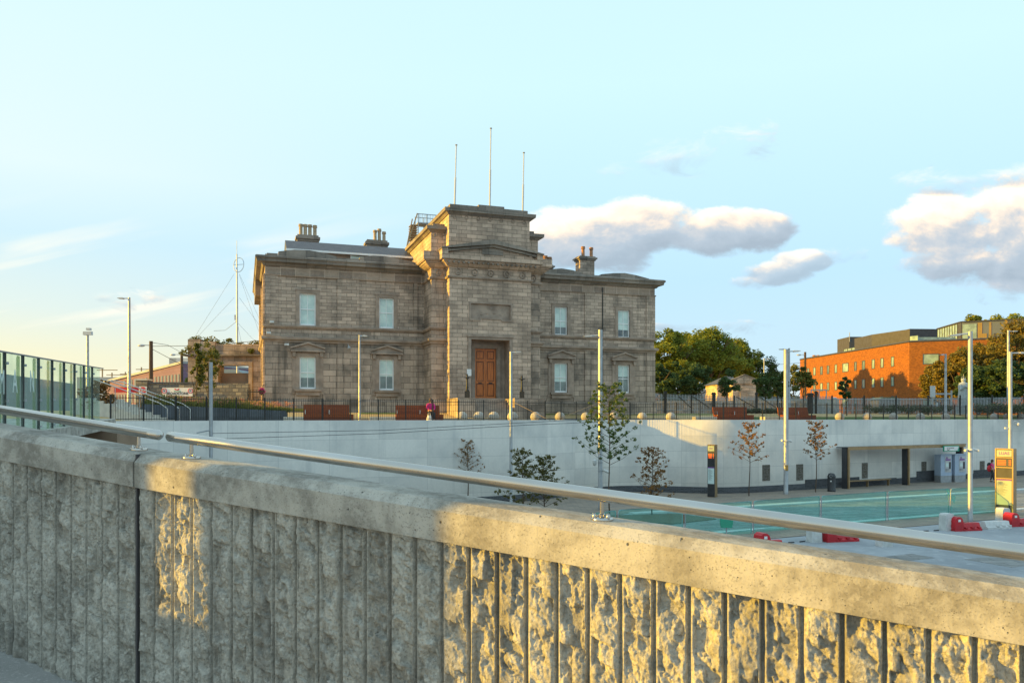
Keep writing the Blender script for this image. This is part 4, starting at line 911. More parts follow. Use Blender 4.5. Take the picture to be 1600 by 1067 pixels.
def tree(name,label,loc,h,cw,seed,lm='leaf_big',cb=.25,ncl=34,nl=9000,ls=.22,trunk=.22,limbs=7,group=None,dark=0,cl=.24,shape=(1,1)):
    r=random.Random(seed); t=thing(name,label,'tree',loc,0,group)
    m=MB(); lean=r.uniform(-.03,.03)*h
    m.tube([(0,0,-.3),(lean*.3,0,h*.2),(lean*.7,0,h*.45),(lean,0,h*.75)],[trunk,trunk*.8,trunk*.5,trunk*.15],8)
    C=[];Rr=[]
    for i in range(limbs):
        a=2*math.pi*i/limbs+r.uniform(-.3,.3); z0=h*r.uniform(cb*.7,.5); rr=cw*r.uniform(.5,.85); z1=h*r.uniform(cb+.15,.85)
        m.tube([(lean*.4,0,z0),(rr*.45*math.cos(a),rr*.45*math.sin(a),z0+(z1-z0)*.55),(rr*math.cos(a),rr*math.sin(a),z1)],[trunk*.45,trunk*.28,trunk*.08],6)
        for q in range(2):
            f=r.uniform(.4,.8); p0=(rr*f*math.cos(a),rr*f*math.sin(a),z0+(z1-z0)*f); a2=a+r.uniform(-1,1); 
            m.tube([p0,(p0[0]+cw*.3*math.cos(a2),p0[1]+cw*.3*math.sin(a2),p0[2]+h*.12)],[trunk*.18,trunk*.04],5)
    m.build('trunk','bark',t)
    zc=h*(cb+1)/2; hz=h*(1-cb)/2
    for i in range(ncl):
        while 1:
            x,y,z=[r.uniform(-1,1) for _ in range(3)]
            d_=x*x+y*y+z*z
            if .18<d_<1: break
        taper=1 if z<.1 else 1-(z-.1)*.45*shape[0]
        C.append((x*cw*taper*.86+lean,y*cw*taper*.86,zc+z*hz*.86)); Rr.append(cw*cl*r.uniform(.7,1.25))
    leaves('crown',lm,t,C,Rr,nl,ls,seed)
    return t
# big trees right of the station
big=[(1045,104,11.6,4.8,'leaf_big','big broad lime green tree rising just right of the station building'),
     (1078,112,12.0,4.9,'leaf_big','big rounded lime green tree, second of the row right of the station'),
     (1112,108,12.3,5.4,'leaf_big','tallest and broadest tree behind the small stone gatehouse'),
     (1146,118,11.6,4.6,'leaf_big','lime green tree on the right shoulder of the big tree row')]
for i,(px,Y,h,cw,lm,lb) in enumerate(big):
    tree('broadleaf_tree',lb,(WX(px,Y),Y,.4),h,cw,100+i,lm,.30,110,24000,.15,.26,9,'big trees right of the station',cl=.19)
low=[(1030,92,6.2,2.4,'low dark green tree beside the right end of the station'),(1058,94,6.6,2.6,'low dark tree under the big crowns, left of the black gate pier'),
     (1088,96,6.8,3.0,'low dark green tree directly left of the stone gatehouse'),(1184,120,10.6,4.0,'dark green rounded tree behind the right side of the gatehouse'),(1205,122,7.5,3.0,'smaller dark tree behind the gatehouse lamp post')]
for i,(px,Y,h,cw,lb) in enumerate(low): tree('dark_tree',lb,(WX(px,Y),Y,.4),h,cw,140+i,'leaf_dark',.12,50,9000,.14,.14,6,'dark lower trees',cl=.2)
oth=[(1215,135,6.0,2.8,'leaf_mid','small autumn green tree between gatehouse and brick building'),(1240,150,10.5,4.0,'leaf_mid','green tree rising behind the left end of the brick building')]
for i,(px,Y,h,cw,lm,lb) in enumerate(oth): tree('roadside_tree',lb,(WX(px,Y),Y,.4),h,cw,160+i,lm,.15,20,4000,.22,.18,6)
right=[(1468,88,6.1,2.3,'leaf_autumn','loose autumn tree covering the right corner of the brick building'),(1502,84,7.2,3.2,'leaf_autumn','olive green tree behind the white statue'),
       (1545,86,8.6,3.8,'leaf_autumn','olive tree between the statue and the right edge'),(1592,82,10.4,4.0,'leaf_autumn','tall olive tree at the right edge of the picture'),
       (1530,78,5.4,2.6,'leaf_dark','dark shaded bushy tree right of the statue'),(1578,76,5.6,3.0,'leaf_dark','dark shaded bushy tree at the right edge'),(1640,84,10,4.5,'leaf_mid','olive tree just beyond the right edge')]
for i,(px,Y,h,cw,lm,lb) in enumerate(right): tree('bushy_tree',lb,(WX(px,Y),Y,.4),h,cw,180+i,lm,.10,80,13000,.13,.16,8,'trees at the right edge',cl=.19)
for i,(px,Y,h) in enumerate([(1516,150,20.3),(1545,150,21.0),(1592,148,20.4)]):
    tree('distant_tree',['green tree top showing above the left of the panelled roof','highest green tree top above the panelled roof','green tree top above the far right of the panelled roof'][i],(WX(px,Y),Y,.4),h,4.2,200+i,'leaf_big',.5,26,4500,.28,.25,7,'tree tops behind the panelled building')
# small ornamental street trees on the plaza, dark green columns
for i,(px,Y,pt,cw,lb) in enumerate([(1135,62,575,.95,'young dark green tree in front of the stone gatehouse'),(1196,64,578,.95,'young dark green tree right of the gatehouse below the street lamp'),(1221,66,577,.6,'slim young tree midway between gatehouse and brick building'),
        (1256,63,572,1.0,'young green tree beside the utility pole'),(1323,66,586,.55,'slim conical young tree in front of the brick building')]):
    H=WZ(pt,Y)-.4
    tree('young_street_tree',lb,(WX(px,Y),Y,.38),H,cw,220+i,'leaf_dark' if i not in(3,) else 'leaf_mid',.32,16,1700,.10,.05,6,'young trees on the plaza',cl=.36)
for i,(px,Y,pt,cw,lb) in enumerate([(306,46,527,.45,'left of two slim young trees standing in the flower bed'),(325,47,522,.85,'right of two young trees in the flower bed, fuller crown')]):
    H=WZ(pt,Y)-.4
    tree('sapling',lb,(WX(px,Y),Y,.4),H,cw,240+i,'leaf_mid',.22,46,2300,.065,.045,7,'saplings in the flower bed',cl=.26)
# valley trees : thin, twiggy, seen close
def sapling(px,Y,pt,cw,lm,lb,seed,base=FL,cb=.38,nb=26,leafn=900,ls=.055,name='young_oak'):
    r=random.Random(seed); H=WZ(pt,Y)-base; t=thing(name,lb,'tree',(WX(px,Y),Y,base),0,'young trees beside the tram stop')
    m=MB(); pts=[(.03*math.sin(z*1.7+seed),.02*math.cos(z*2),z) for z in np.linspace(-.1,H*.97,9)]
    m.tube(pts,[.038*(1-i/10.5) for i in range(9)],7); C=[];Rr=[]
    for i in range(nb):
        f=cb+(1-cb)*i/nb; a=i*2.4+r.uniform(-.4,.4); L=cw*(1.05-.75*max(0,(f-cb)/(1-cb)-.15))*r.uniform(.6,1.15); z=f*H
        p1=(L*.5*math.cos(a),L*.5*math.sin(a),z+L*.25); p2=(L*math.cos(a),L*math.sin(a),min(H*1.02,z+L*r.uniform(.35,.7)))
        m.tube([(0,0,z),p1,p2],[.013,.008,.003],4)
        for k in range(4):
            q=.35+.65*k/3; b=(p2[0]*q+r.uniform(-.1,.1),p2[1]*q+r.uniform(-.1,.1),z+(p2[2]-z)*q+r.uniform(-.06,.08)); C.append(b); Rr.append(r.uniform(.07,.17))
            m.tube([(p2[0]*q,p2[1]*q,z+(p2[2]-z)*q),b],[.004,.002],3)
    C.append((0,0,H*.99)); Rr.append(.1)
    m.build('trunk','twig',t); leaves('crown',lm,t,C,Rr,leafn,ls,seed,1)
    return t
sapling(731,43.0,690,.85,'leaf_rust','slender thin leaved young tree low against the pale wall, left of the others',301,cb=.45,leafn=520,ls=.05)
sapling(817,36.0,705,1.05,'leaf_olive','dense dark young tree half hidden behind the handrail, lamp pole at its back',302,cb=.20,nb=34,leafn=1900)
sapling(850,37.0,716,1.15,'leaf_olive','spreading dark young tree behind the handrail, right of its twin',303,cb=.20,nb=34,leafn=1900)
sapling(952,37.6,603,1.5,'leaf_green','tallest young tree with yellow green leaves beside the thick lamp pole',304,cb=.40,nb=48,leafn=3600,ls=.055)
sapling(1019,38.5,702,1.05,'leaf_rust','rust leaved young tree right of the tallest one, base hidden by the handrail',305,cb=.15,nb=34,leafn=1500)
sapling(1171,48.0,662,1.05,'leaf_rust','orange leaved young tree on the platform left of the lamp pole',306,cb=.46,nb=26,leafn=1100,ls=.06)
sapling(1275,50.3,660,1.05,'leaf_rust','brown leaved young tree on the platform left of the black litter bin',307,cb=.46,nb=28,leafn=1200,ls=.06)
# ================================================================== POLES AND LAMPS
def pole(px,Y,pt,r,base,arm,lb,m='galv',headlen=.9,slope=0,name='street_lamp',cat='street lamp',armz=None,head=True,taper=.75,group='street lamps',pb=None):
    z1=WZ(pt,Y); o=thing(name,lb,cat,(WX(px,Y),Y,base),0,group); H=z1-base
    MB().tube([(0,0,-.1),(0,0,.25),(0,0,.26),(0,0,H)],[r*1.05,r*1.05,r,r*taper],16).build('pole',m,o,smooth=True)
    if arm:
        az=H-(armz or .06); b=MB(); s=1 if arm>0 else -1; L=abs(arm)
        b.tube([(0,0,az),(s*L*.55,0,az+slope*.5)],.035,8); a=b.build('arm','lamphead',o)
        h=MB(); x0=L*.5; x1=L
        prof=[(0,-.02),(.1,-.05),(.8,-.035),(1,0),(1,.02),(.1,.05),(0,.04)]
        pl=[(s*(x0+(x1-x0)*p),az+slope*(.5+.5*p)+q) for p,q in prof]; 
        if s<0: pl=pl[::-1]
        h.prism(pl,-.13,.13,'y'); h.build('lamp_head','lamphead',a)
    return o
po=pole(938,40.7,515.5,.115,FL,-.85,'thick tall white steel lamp pole standing in the centre, arm to the left','galv',slope=-.06,armz=.28,taper=1)
for (sx,py) in ((-1,722),(1,735)):
    z=WZ(py,40.7)-FL; MB().lathe([(.125,-.03),(.125,.03)],14,(0,0,z-.02)).build('camera_band','greysteel',po)
    c=MB()
    if sx<0: c.tube([(-.1,0,z+.1),(-.28,0,z+.12)],.02,6); c.lathe([(.03,.16),(.10,.10),(.11,-.05),(.07,-.15),(.01,-.19)],12,(-.30,-.05,z)); 
    else: c.tube([(.1,0,z),(.25,-.05,z)],.02,6); c.tube([(.16,-.05,z+.03),(.46,-.2,z-.10)],.075,10)
    c.build('security_camera','whitepl',po,smooth=True)
MB().tube([(0,0,WZ(628,40.7)-FL-.02),(0,0,WZ(628,40.7)-FL+.02)],.128,14).build('bracket_band','bronze',po)
pole(798.5,43.0,549.5,.085,FL,.55,'slim pale lamp pole right of the station door with short arm to the right','galv',slope=.03,armz=.04,taper=.95)
po=pole(1228,49.2,546,.14,FL,.9,'pale lamp pole on the platform between the two rust leaved trees','galv',slope=.02,armz=.12,taper=1)
z=WZ(688,49.2)-FL; c=MB(); c.lathe([(.2,-.04),(.2,.04)],12,(0,0,z)); c.tube([(-.1,0,z),(-.3,-.1,z)],.07,8); c.tube([(.1,0,z+.02),(.34,-.1,z-.06)],.07,8); c.build('security_camera','whitepl',po,smooth=True)
MB().box(-.09,.09,-.155,-.145,WZ(735,49.2)-FL,WZ(726,49.2)-FL).build('warning_plate','clad_b',po)
po=pole(1516,36.2,518,.105,FL,-1.0,'thick pale lamp pole behind the green mesh fence, arm to the left','galv',slope=-.12,armz=.08,taper=.95)
z=WZ(702,36.2)-FL; c=MB(); c.lathe([(.16,-.04),(.16,.04)],12,(0,0,z)); c.tube([(-.1,0,z),(-.3,-.1,z-.04)],.06,8); c.tube([(.1,0,z+.02),(.34,-.1,z-.06)],.06,8); c.build('security_camera','whitepl',po,smooth=True)
po=pole(1578.5,44.0,550,.11,FL,1.0,'grey lamp pole near the right edge carrying a round camera dome','galv',slope=.02,armz=.06,taper=.9)
z=WZ(660,44.0)-FL; c=MB(); c.tube([(.08,0,z),(.3,0,z+.08),(.42,0,z)],.025,6); c.ball((.43,0,z-.1),.11); c.box(-.3,-.1,-.05,.05,z-.36,z-.26); c.build('camera_dome','whitepl',po,smooth=True)
pole(1575.5,72,516,.13,.4,.8,'tall thin grey lamp post far behind the one at the right edge','greysteel',armz=.1)
pole(1233,70,544,.10,.4,-.9,'thin grey lamp post on the plaza just behind the platform lamp pole','galv',armz=.1)
pole(1477.5,62,553,.10,.35,-.45,'slim grey lamp post in front of the right end of the brick building','greysteel',armz=.06)
pole(1194,95,560,.09,.4,.75,'small grey street lamp beyond the stone gatehouse','greysteel',armz=.08)
pole(561.8,43.0,523.5,.06,-.2,.45,'slim sunlit lamp post on the plaza before the left wing','galv',armz=.05,taper=.8)
pole(202,50,465,.125,-.2,-.72,'tall lamp post at the left with a flat arm pointing left','galv',armz=.05,taper=.55)
o=pole(137,90,524,.17,.4,0,'distant floodlight mast beyond the glass screen','greysteel',name='floodlight_mast',cat='floodlight')
MB().box(-.45,.5,-.2,.2,9.1-.1,9.4).box(-.1,.35,-.2,.2,9.55,9.8).build('floodlight','lamphead',o)
def upole(px,Y,pt,r,lb,dirn,al,m='wood'):
    H=WZ(pt,Y)-.3; o=thing('utility_pole',lb,'utility pole',(WX(px,Y),Y,.3),0,'wooden poles with lamps')
    MB().tube([(0,0,-.2),(0,0,H)],[r,r*.8],10).build('pole',m,o,smooth=True)
    a=MB().tube([(0,0,H-.35),(dirn*al*.6,0,H-.33)],.035,6).build('arm','greysteel',o)
    MB().ball((dirn*al*.8,0,H-.36),.16,1.9,1,.7,12,8).build('lamp_head','lamphead',a,smooth=True)
    return o
upole(236,65,533,.18,'dark wooden pole with lamp left of the low stone wall',-1,1.0)
upole(284,85,549,.17,'paler wooden pole with lamp between pink building and stone portico',-1,1.2,'wood')
upole(1258,100,550,.17,'dark wooden pole with lamp at the left end of the brick building',-1,1.0)
# catenary support post (left) with cross wires
o=pole(329.6,34.0,566,.085,FL,0,'square pale tram wire post with slanted top left of the station','galv',name='tram_wire_post',cat='post',taper=.9,group=None)
MB().tube([(-.02,-.05,WZ(672,34)-FL),(-.5,-.3,WZ(676,34)-FL)],.03,5).build('wire_bracket','greysteel',o)
for i,(pts,lb) in enumerate([([(330,677,34.0),(600,672,35),(870,657.5,36.5),(937,655,40.5)],'upper thin tram wire crossing in front of the pale wall'),([(330,686,34.0),(600,677,35),(820,664,36.5),(937,659,40.6)],'lower thin tram wire crossing in front of the pale wall')]):
    w=MB(); P=[Vector(PT(*p)) for p in pts]; w.tube(P,.011,5); tag(w.build('tram_wire','black'),lb,'wire')
w=MB(); w.tube([PT(800,627,43),PT(860,657,39.5)],.012,5); tag(w.build('stay_wire','bronze'),'short stay wire running down right from the slim lamp pole','wire')
w=MB(); w.tube([PT(938,628,40.7),PT(866,657,39.2)],.012,5); tag(w.build('stay_wire','bronze'),'short stay wire running down left from the thick lamp pole','wire')
for pts,lb in (([(236,535,65),(262,539,75),(284,551,85)],'overhead cable from the dark pole to the paler pole'),([(237,541,65),(330,540,62),(405,532,56)],'long overhead cable from the dark pole to the station corner'),([(237,545,65),(284,570,64),(296,585,63)],'overhead cable drooping from the dark pole to the stone portico')):
    w=MB(); w.tube([PT(*p) for p in pts],.02,4); tag(w.build('overhead_cable','black'),lb,'cable')
w=MB(); w.tube([PT(1196,570,95),PT(1225,569,98),PT(1258,566,100)],.02,4); tag(w.build('overhead_cable','black'),'thin overhead cable between gatehouse lamp and wooden pole at right','cable')
# radio mast
Y=75; o=thing('radio_mast','slender radio mast with oval loop aerial and guy wires behind the stone portico','radio mast',(WX(371,Y),Y,.4))
def LQ(px,py): p=PT(px,py,Y); return (p[0]-WX(371,Y),0,p[2]-.4)
MB().tube([(0,0,0),LQ(370.5,470),LQ(370,397)],[.10,.09,.06],8).build('mast','lamphead',o,smooth=True)
MB().tube([LQ(370,397),LQ(370,376)],.02,4).build('whip_aerial','greysteel',o)
MB().tube([(LQ(373,414)[0]+.48*math.cos(a),.2*math.sin(a),LQ(373,414)[2]+.72*math.sin(a)) for a in np.linspace(0,2*math.pi,25)],.035,5).tube([LQ(365,414),LQ(381,413)],.025,4).build('loop_aerial','bluemach',o)
MB().box(-.28,-.16,-.05,.05,LQ(0,500)[2],LQ(0,492)[2]).tube([LQ(368,503),LQ(371,497)],.03,4).build('side_aerial','lamphead',o)
w=MB()
for a,b in (((366,428),(304,527)),((366,465),(310,525)),((374,428),(408,505)),((374,465),(408,512)),((374,430),(405,520)),((372,505),(400,535)),((371,505),(377,535))): w.tube([LQ(*a),LQ(*b)],.014,3)
w.tube([LQ(370,502),LQ(352,516),LQ(334,517)],.02,4); w.build('guy_wires','greysteel',o)
# ================================================================== LEFT BACKGROUND
# stone portico ruin
Y=62; X0=WX(293.5,Y); o=thing('stone_portico','weathered low stone portico with a square opening, joined to the left of the station','portico',(X0,Y,0))
def q(px): return WX(px,Y)-X0
zt=WZ(537,Y)
m=MB(); hole=(q(341.5),q(389),WZ(600,Y),WZ(570.5,Y)); wallholes(m,0,q(412),-.2,WZ(556,Y),[hole],0,1.2); m.quad((0,3,-.2),(0,0,-.2),(0,0,WZ(556,Y)),(0,3,WZ(556,Y))); m.build('wall','ashlar_lo',o)
MB().box(-.35,q(412),-.35,1.6,WZ(558.5,Y)+.1,WZ(554,Y)).build('cornice','cornice',o)
m=MB(); m.box(.02,q(313),-.05,1.4,WZ(554,Y)+.01,WZ(530,Y)); m.box(q(313.5),q(336),-.02,1.4,WZ(554,Y)+.01,WZ(533.5,Y)); m.box(q(336.5),q(412),.05,1.4,WZ(554,Y)+.01,WZ(537.5,Y)); m.build('parapet','ashlar_lo',o)
m=MB(); m.box(-.12,q(338),-.18,1.5,WZ(530,Y)+.01-.3,WZ(530,Y)-.1); 
MB().box(hole[0]-.3,hole[0]-.001,-.12,.0,-.2,hole[3]+.3).box(hole[1]+.001,hole[1]+.3,-.12,.0,-.2,hole[3]+.3).box(hole[0],hole[1],-.12,.0,hole[3],hole[3]+.3).build('opening_surround','trim',o)
MB().box(hole[0]+.01,hole[1]-.01,.7,.9,-.2,WZ(582,Y)).build('infill_panel','brownwall',o)
r=random.Random(5); C=[(q(px),.6,WZ(py,Y)) for px,py in ((297,531),(303,529),(318,531),(326,530),(338,536),(353,534),(354,531),(372,537),(392,537),(401,535))]
leaves('weeds','leaf_mid',o,C,[r.uniform(.25,.5) for _ in C],900,.09,9)
leaves('creeper','leaf_mid',o,[(q(297),-.2,WZ(545,Y)),(q(393),-.1,WZ(548,Y)),(q(290),-.3,WZ(552,Y))],[.35,.3,.4],260,.09,10)
# rubble wall with signs
Y=52; X0=WX(214,Y); o=thing('rubble_wall','low wall of mixed rubble stones with dark coping in front of the pink building','stone wall',(X0,Y,0)); q=lambda px:WX(px,Y)-X0
MB().box(0,q(231),-.15,.5,-.1,WZ(594.5,Y)).build('pier','rubble',o); MB().box(-.08,q(232.5),-.22,.57,WZ(594.5,Y)+.001,WZ(592,Y)).build('pier_cap','whitest',o)
MB().box(q(231)+.01,q(388),0,.4,-.1,WZ(599,Y)).build('wall_body','rubble',o); MB().box(q(231)+.01,q(340),-.06,.46,WZ(599,Y)+.001,WZ(597,Y)).build('coping','darkstone',o)
s=thing('stop_sign','square white board with red octagon reading STOP on the wall pier','sign',(WX(223.3,51.7),51.7,WZ(609.8,51.7))); rr=.255
MB().box(-rr,rr,-.02,.02,-rr,rr).build('board','white',s)
MB().prism([(rr*.93*math.cos(a),rr*.93*math.sin(a)) for a in [R(22.5+45*k) for k in range(8)]],-.032,-.021,'y').build('octagon','redpaint',s)
text_obj('STOP',.20,'white',s,(0,-.036,0),(R(90),0,0),'lettering',.002,.004)
s=thing('depot_sign','white sign board with red prohibition rings reading BROADSTONE on the rubble wall','sign',(WX(277.5,51.8),51.8,WZ(612.5,51.8))); wv=WX(301,51.8)-WX(277.5,51.8)
MB().box(-wv,wv,-.03,.02,-.27,.29).build('board','white',s)
text_obj('BROADSTONE',.24,'black',s,(0,-.036,-.10),(R(90),0,0),'lettering',.002,.006,.92); text_obj('Bus Garage',.10,'greenpaint',s,(0,-.036,.06),(R(90),0,0),'lettering',.002,.002)
MB().box(-.13,.1,-.04,-.031,.12,.17).box(-.2,-.1,-.04,-.031,.16,.22).box(.02,.12,-.04,-.031,.15,.22).build('emblem','redpaint',s)
for sx in (-.86,.86):
    MB().tube([(sx+.15*math.cos(a),-.038,.08+.15*math.sin(a)) for a in np.linspace(0,2*math.pi,19)],.022,5).build('ring','redpaint',s)
    text_obj('20',.13,'black',s,(sx,-.036,.08),(R(90),0,0),'lettering',.002,.002)
# iron yard gate by station corner
o=thing('yard_gate','dark iron yard gate between rubble wall and station corner','gate',(WX(387,52),52,-.1)); m=MB(); w=WX(412,52)-WX(387,52)
for i in range(12): m.box(i*w/11-.015,i*w/11+.015,-.015,.015,0,1.95)
m.build('bars','iron',o); MB().box(0,w,-.02,.02,.2,.26).box(0,w,-.02,.02,1.75,1.81).box(0,w*.5,-.03,-.021,.3,1.0).build('frame','iron',o)
o=thing('flower_basket','reddish pink hanging basket at the left corner of the station','hanging basket',(WX(408.5,51),51,WZ(610,51))); leaves('flowers','pink',o,[(0,0,.05),(.05,0,-.1)],[.22,.2],160,.06,3); MB().lathe([(.05,-.3),(.2,-.1),(.2,0)],10).build('basket','wood',o); MB().tube([(0,0,0),(.1,0,.35),(.35,.1,.4)],.015,4).build('bracket','iron',o)
# planter with grasses and flowers
Y=37.6; xa,xb=WX(222,Y),WX(426,Y+1)
o=thing('planter','long dark limestone planter wall with a bed of grasses and flowers','planter',(0,0,0))
pl=[(xa,Y),(WX(330,38.4),38.4),(WX(385,39.4),39.4),(WX(415,40.1),40.1),(xb,40.9),(xb-.3,42.2),(WX(330,Y+6),Y+7.5),(xa,Y+7.5)]
zt0=WZ(632.5,Y)
def ztop(x): return float(np.interp(x,[xa,xb],[WZ(631,Y),WZ(641,Y)]))
m=MB(); m.add([(x,y,-.5) for x,y in pl]+[(x,y,ztop(x)) for x,y in pl],[tuple(range(7,-1,-1))]+[(i,(i+1)%8,(i+1)%8+8,i+8) for i in range(8)]+[tuple(range(8,16))]); m.build('wall','darkstone',o)
rr=np.random.RandomState(3); nG=9000
X=xa+(xb-xa)*rr.rand(nG)**.9; Yd=np.interp(X,[p[0] for p in pl[:5]],[p[1] for p in pl[:5]])+.12+rr.rand(nG)**1.5*5.5; Zb=np.array([ztop(x) for x in X]); hh=.15+.36*rr.rand(nG)*(0.6+.4*np.sin(X*2.1)); hh=hh*np.interp(X,[xa,xa+.8,xb-1.5,xb],[1,1.1,1,.35])
dxx=rr.normal(size=nG)*.07; V=np.stack([np.stack([X-.015,Yd,Zb-.02],-1),np.stack([X+.015,Yd,Zb-.02],-1),np.stack([X+dxx+.008,Yd+.03,Zb+hh],-1),np.stack([X+dxx-.008,Yd+.03,Zb+hh],-1)],1).reshape(-1,3)
gr=rawmesh('grasses',V,np.arange(nG*4).reshape(-1,4),'grass',o); gr['kind']='stuff'
C=[(xa+(xb-xa)*rr.rand(),0,0) for _ in range(300)]; C=[(x,float(np.interp(x,[p[0] for p in pl[:5]],[p[1] for p in pl[:5]]))+.15+2.0*rr.rand()**2,ztop(x)+.16+.30*rr.rand()) for x,_,_ in C]
fl=leaves('flowers','flower',o,C,[.10]*len(C),5200,.028,4); fl['kind']='stuff'
leaves('low_foliage','leaf_mid',o,[(xa+(xb-xa)*i/40,float(np.interp(xa+(xb-xa)*i/40,[p[0] for p in pl[:5]],[p[1] for p in pl[:5]]))+.3,ztop(xa+(xb-xa)*i/40)+.03) for i in range(41)],[.2]*41,2600,.05,6)
# stone steps with handrails
o=thing('stone_steps','flight of pale stone steps climbing left behind the railing','steps',(WX(250,35.6),35.6,-.35))
m=MB()
for i in range(9): m.box(-.30-.32*(i+1)-1.2,-.32*i-.001,-.2+.25*i*0,2.6,-.1+i*.145,.02+(i+1)*.145-.002) if False else m.box(-.32*(i+1),-.32*i-.002,0,2.6,-.2,.10+i*.125)
m.box(-.32*9-1.2,-.32*9-.002,0,2.6,-.2,.10+9*.125); m.build('treads','whitest',o)
for y,nm in ((-.06,0),(1.25,1),(2.5,2)):
    h=MB(); h.tube([(.35,y,0),(.35,y,.75),(.0,y,1.0),(-2.9,y,2.05),(-3.5,y,2.15)],.024,8); h.tube([(-.9,y,.2),(-.9,y,1.32)],.02,6); h.tube([(-2.0,y,.6),(-2.0,y,1.72)],.02,6); h.build('handrail','steel',o,smooth=True)
# red barrier banner
bn=MB().box(WX(178,50),WX(216,50),50,50.05,WZ(613,50),WZ(605,50)); tag(bn.build('red_banner','redpaint'),'long red banner hung behind the steps at the left','banner')
# autumn hedge beyond the glass screen end
o=thing('autumn_hedge','yellow autumn shrub glowing behind the end of the glass screen','shrub',(WX(150,36),36,-.2)); MB().tube([(0,0,0),(0,0,1.2)],[.06,.02],6).tube([(0,0,.3),(.4,0,1.3)],[.03,.01],5).build('stem','bark',o); leaves('foliage','leaf_rust',o,[(-.35,0,1.3),(.2,0,1.6),(.45,0,1.0),(-.1,0,.8),(-.5,0,.7)],[.45,.45,.5,.5,.4],1700,.07,8)
# grey hall far left and pink building
o=thing('grey_hall','wide low grey building seen through the green glass at far left','building',(0,0,0))
a=(WX(-120,62),62); b=(WX(118,90),90)
m=MB(); m.add([(a[0],a[1],-.5),(b[0],b[1],-.5),(b[0],b[1],WZ(600,90)),(a[0],a[1],WZ(566,62)),(a[0]-8,a[1]+14,-.5),(b[0]-8,b[1]+14,-.5),(b[0]-8,b[1]+14,WZ(600,90)),(a[0]-8,a[1]+14,WZ(566,62))],[(0,1,2,3),(7,6,5,4),(0,4,5,1),(1,5,6,2),(2,6,7,3),(3,7,4,0)]); m.build('wall','farwall',o)
m=MB(); m.box(a[0]+5,a[0]+9,62+1,66,.5,1.8); 
o=thing('pink_building','long pink brick building with rows of small dark windows in the left distance','building',(0,0,0))
Ya,Yb=150,118; pa=(WX(165,Ya),Ya,WZ(598,Ya)); pb=(WX(285,Yb),Yb,WZ(568,Yb))
m=MB(); z0=.2; m.add([(pa[0],pa[1],z0),(pb[0],pb[1],z0),pb,pa,(pa[0]+8,pa[1]+22,z0),(pb[0]+8,pb[1]+22,z0),(pb[0]+8,pb[1]+22,pb[2]),(pa[0]+8,pa[1]+22,pa[2])],[(0,1,2,3),(7,6,5,4),(1,5,6,2),(2,6,7,3),(3,7,4,0)]); m.build('wall','pinkclad',o)
m=MB(); m.add([(pa[0]-.3,pa[1]-.3,pa[2]),(pb[0],pb[1]-.3,pb[2]),(pb[0]+8,pb[1]+22,pb[2]+.02),(pa[0]+8,pa[1]+22,pa[2]+.02),(pa[0]-.3,pa[1]-.3,pa[2]+.35),(pb[0],pb[1]-.3,pb[2]+.35),(pb[0]+8,pb[1]+22,pb[2]+.35),(pa[0]+8,pa[1]+22,pa[2]+.35)],[(3,2,1,0),(4,5,6,7),(0,1,5,4),(1,2,6,5),(2,3,7,6),(3,0,4,7)]); m.build('roof_edge','farroof',o)
dv=Vector((pb[0]-pa[0],pb[1]-pa[1],0)); L=dv.length; rzp=math.atan2(dv.y,dv.x)
def onp(px,lo,hi):
    a_=(px-800)/F; t=(a_*pa[1]-pa[0])/(dv.x-a_*dv.y); return t
rows=[(604,611),(588.5,598)]
for px in list(range(184,224,5)) :
    t=onp(px,0,1); Yh=pa[1]+dv.y*t
    for zz in (2.9,): pass
for i,px in enumerate(list(np.arange(181,198,4.6))+list(np.arange(206,236,5.6))+list(np.arange(243,282,5.2))):
    t=onp(px,0,1); x=pa[0]+dv.x*t; y=pa[1]+dv.y*t; ztp=pa[2]+(pb[2]-pa[2])*t
    levels=[2.9,5.3]+([7.4] if px>238 else [])
    for z in levels:
        if z+1.5<ztp-.2: MB().box(-.42,.42,-.06,.05,z-.35,z+1.25).build('window','glassdark',o,loc=(x,y,0),rz=rzp)
MB().box(0,4,0,4,0,1.5).build('roof_plant','farroof',o,loc=(WX(256,130),132,WZ(572,130)))
MB().box(0,2.4,0,3,0,1.2).build('roof_plant','lamphead',o,loc=(WX(267,122),124,WZ(570,122)))
# distant cranes and far roofs
for i,(px,Y,h) in enumerate([(160,420,26),(175,430,24),(196,440,25),(221,430,27)]):
    o=thing('tower_crane',['leftmost faint tower crane on the left skyline','second faint tower crane on the left skyline','third faint tower crane on the left skyline','rightmost faint tower crane on the left skyline'][i],'crane',(WX(px,Y),Y,.4),0,'distant cranes')
    MB().box(-.25,.25,-.25,.25,0,h).build('tower','bronze',o); MB().box(-3,8,-.2,.2,h-1.4,h-1.0).build('jib','bronze',o)
o=thing('far_warehouse','low grey roofed warehouse on the horizon left of the pink building','building',(WX(120,260),260,0)); 
MB().prism([(0,0),(26,0),(26,9.2),(14,13.3),(0,13.3)],0,30,'y').build('wall','farroof',o)
o=thing('far_terrace','low row of distant houses behind the left portico','building',(WX(225,330),330,0))
MB().prism([(0,0),(60,0),(60,17),(40,20),(10,17.5),(0,15)],0,12,'y').build('wall','farwall',o)
tree('roadside_tree','dark green tree between pink building and portico',(WX(290,95),95,.4),5.2,1.6,260,'leaf_dark',.15,14,1800,.18,.12,5)
tree('roadside_tree','green tree seen through the portico opening',(WX(379,100),100,.4),6.1,2.4,261,'leaf_mid',.2,14,2000,.18,.12,5)
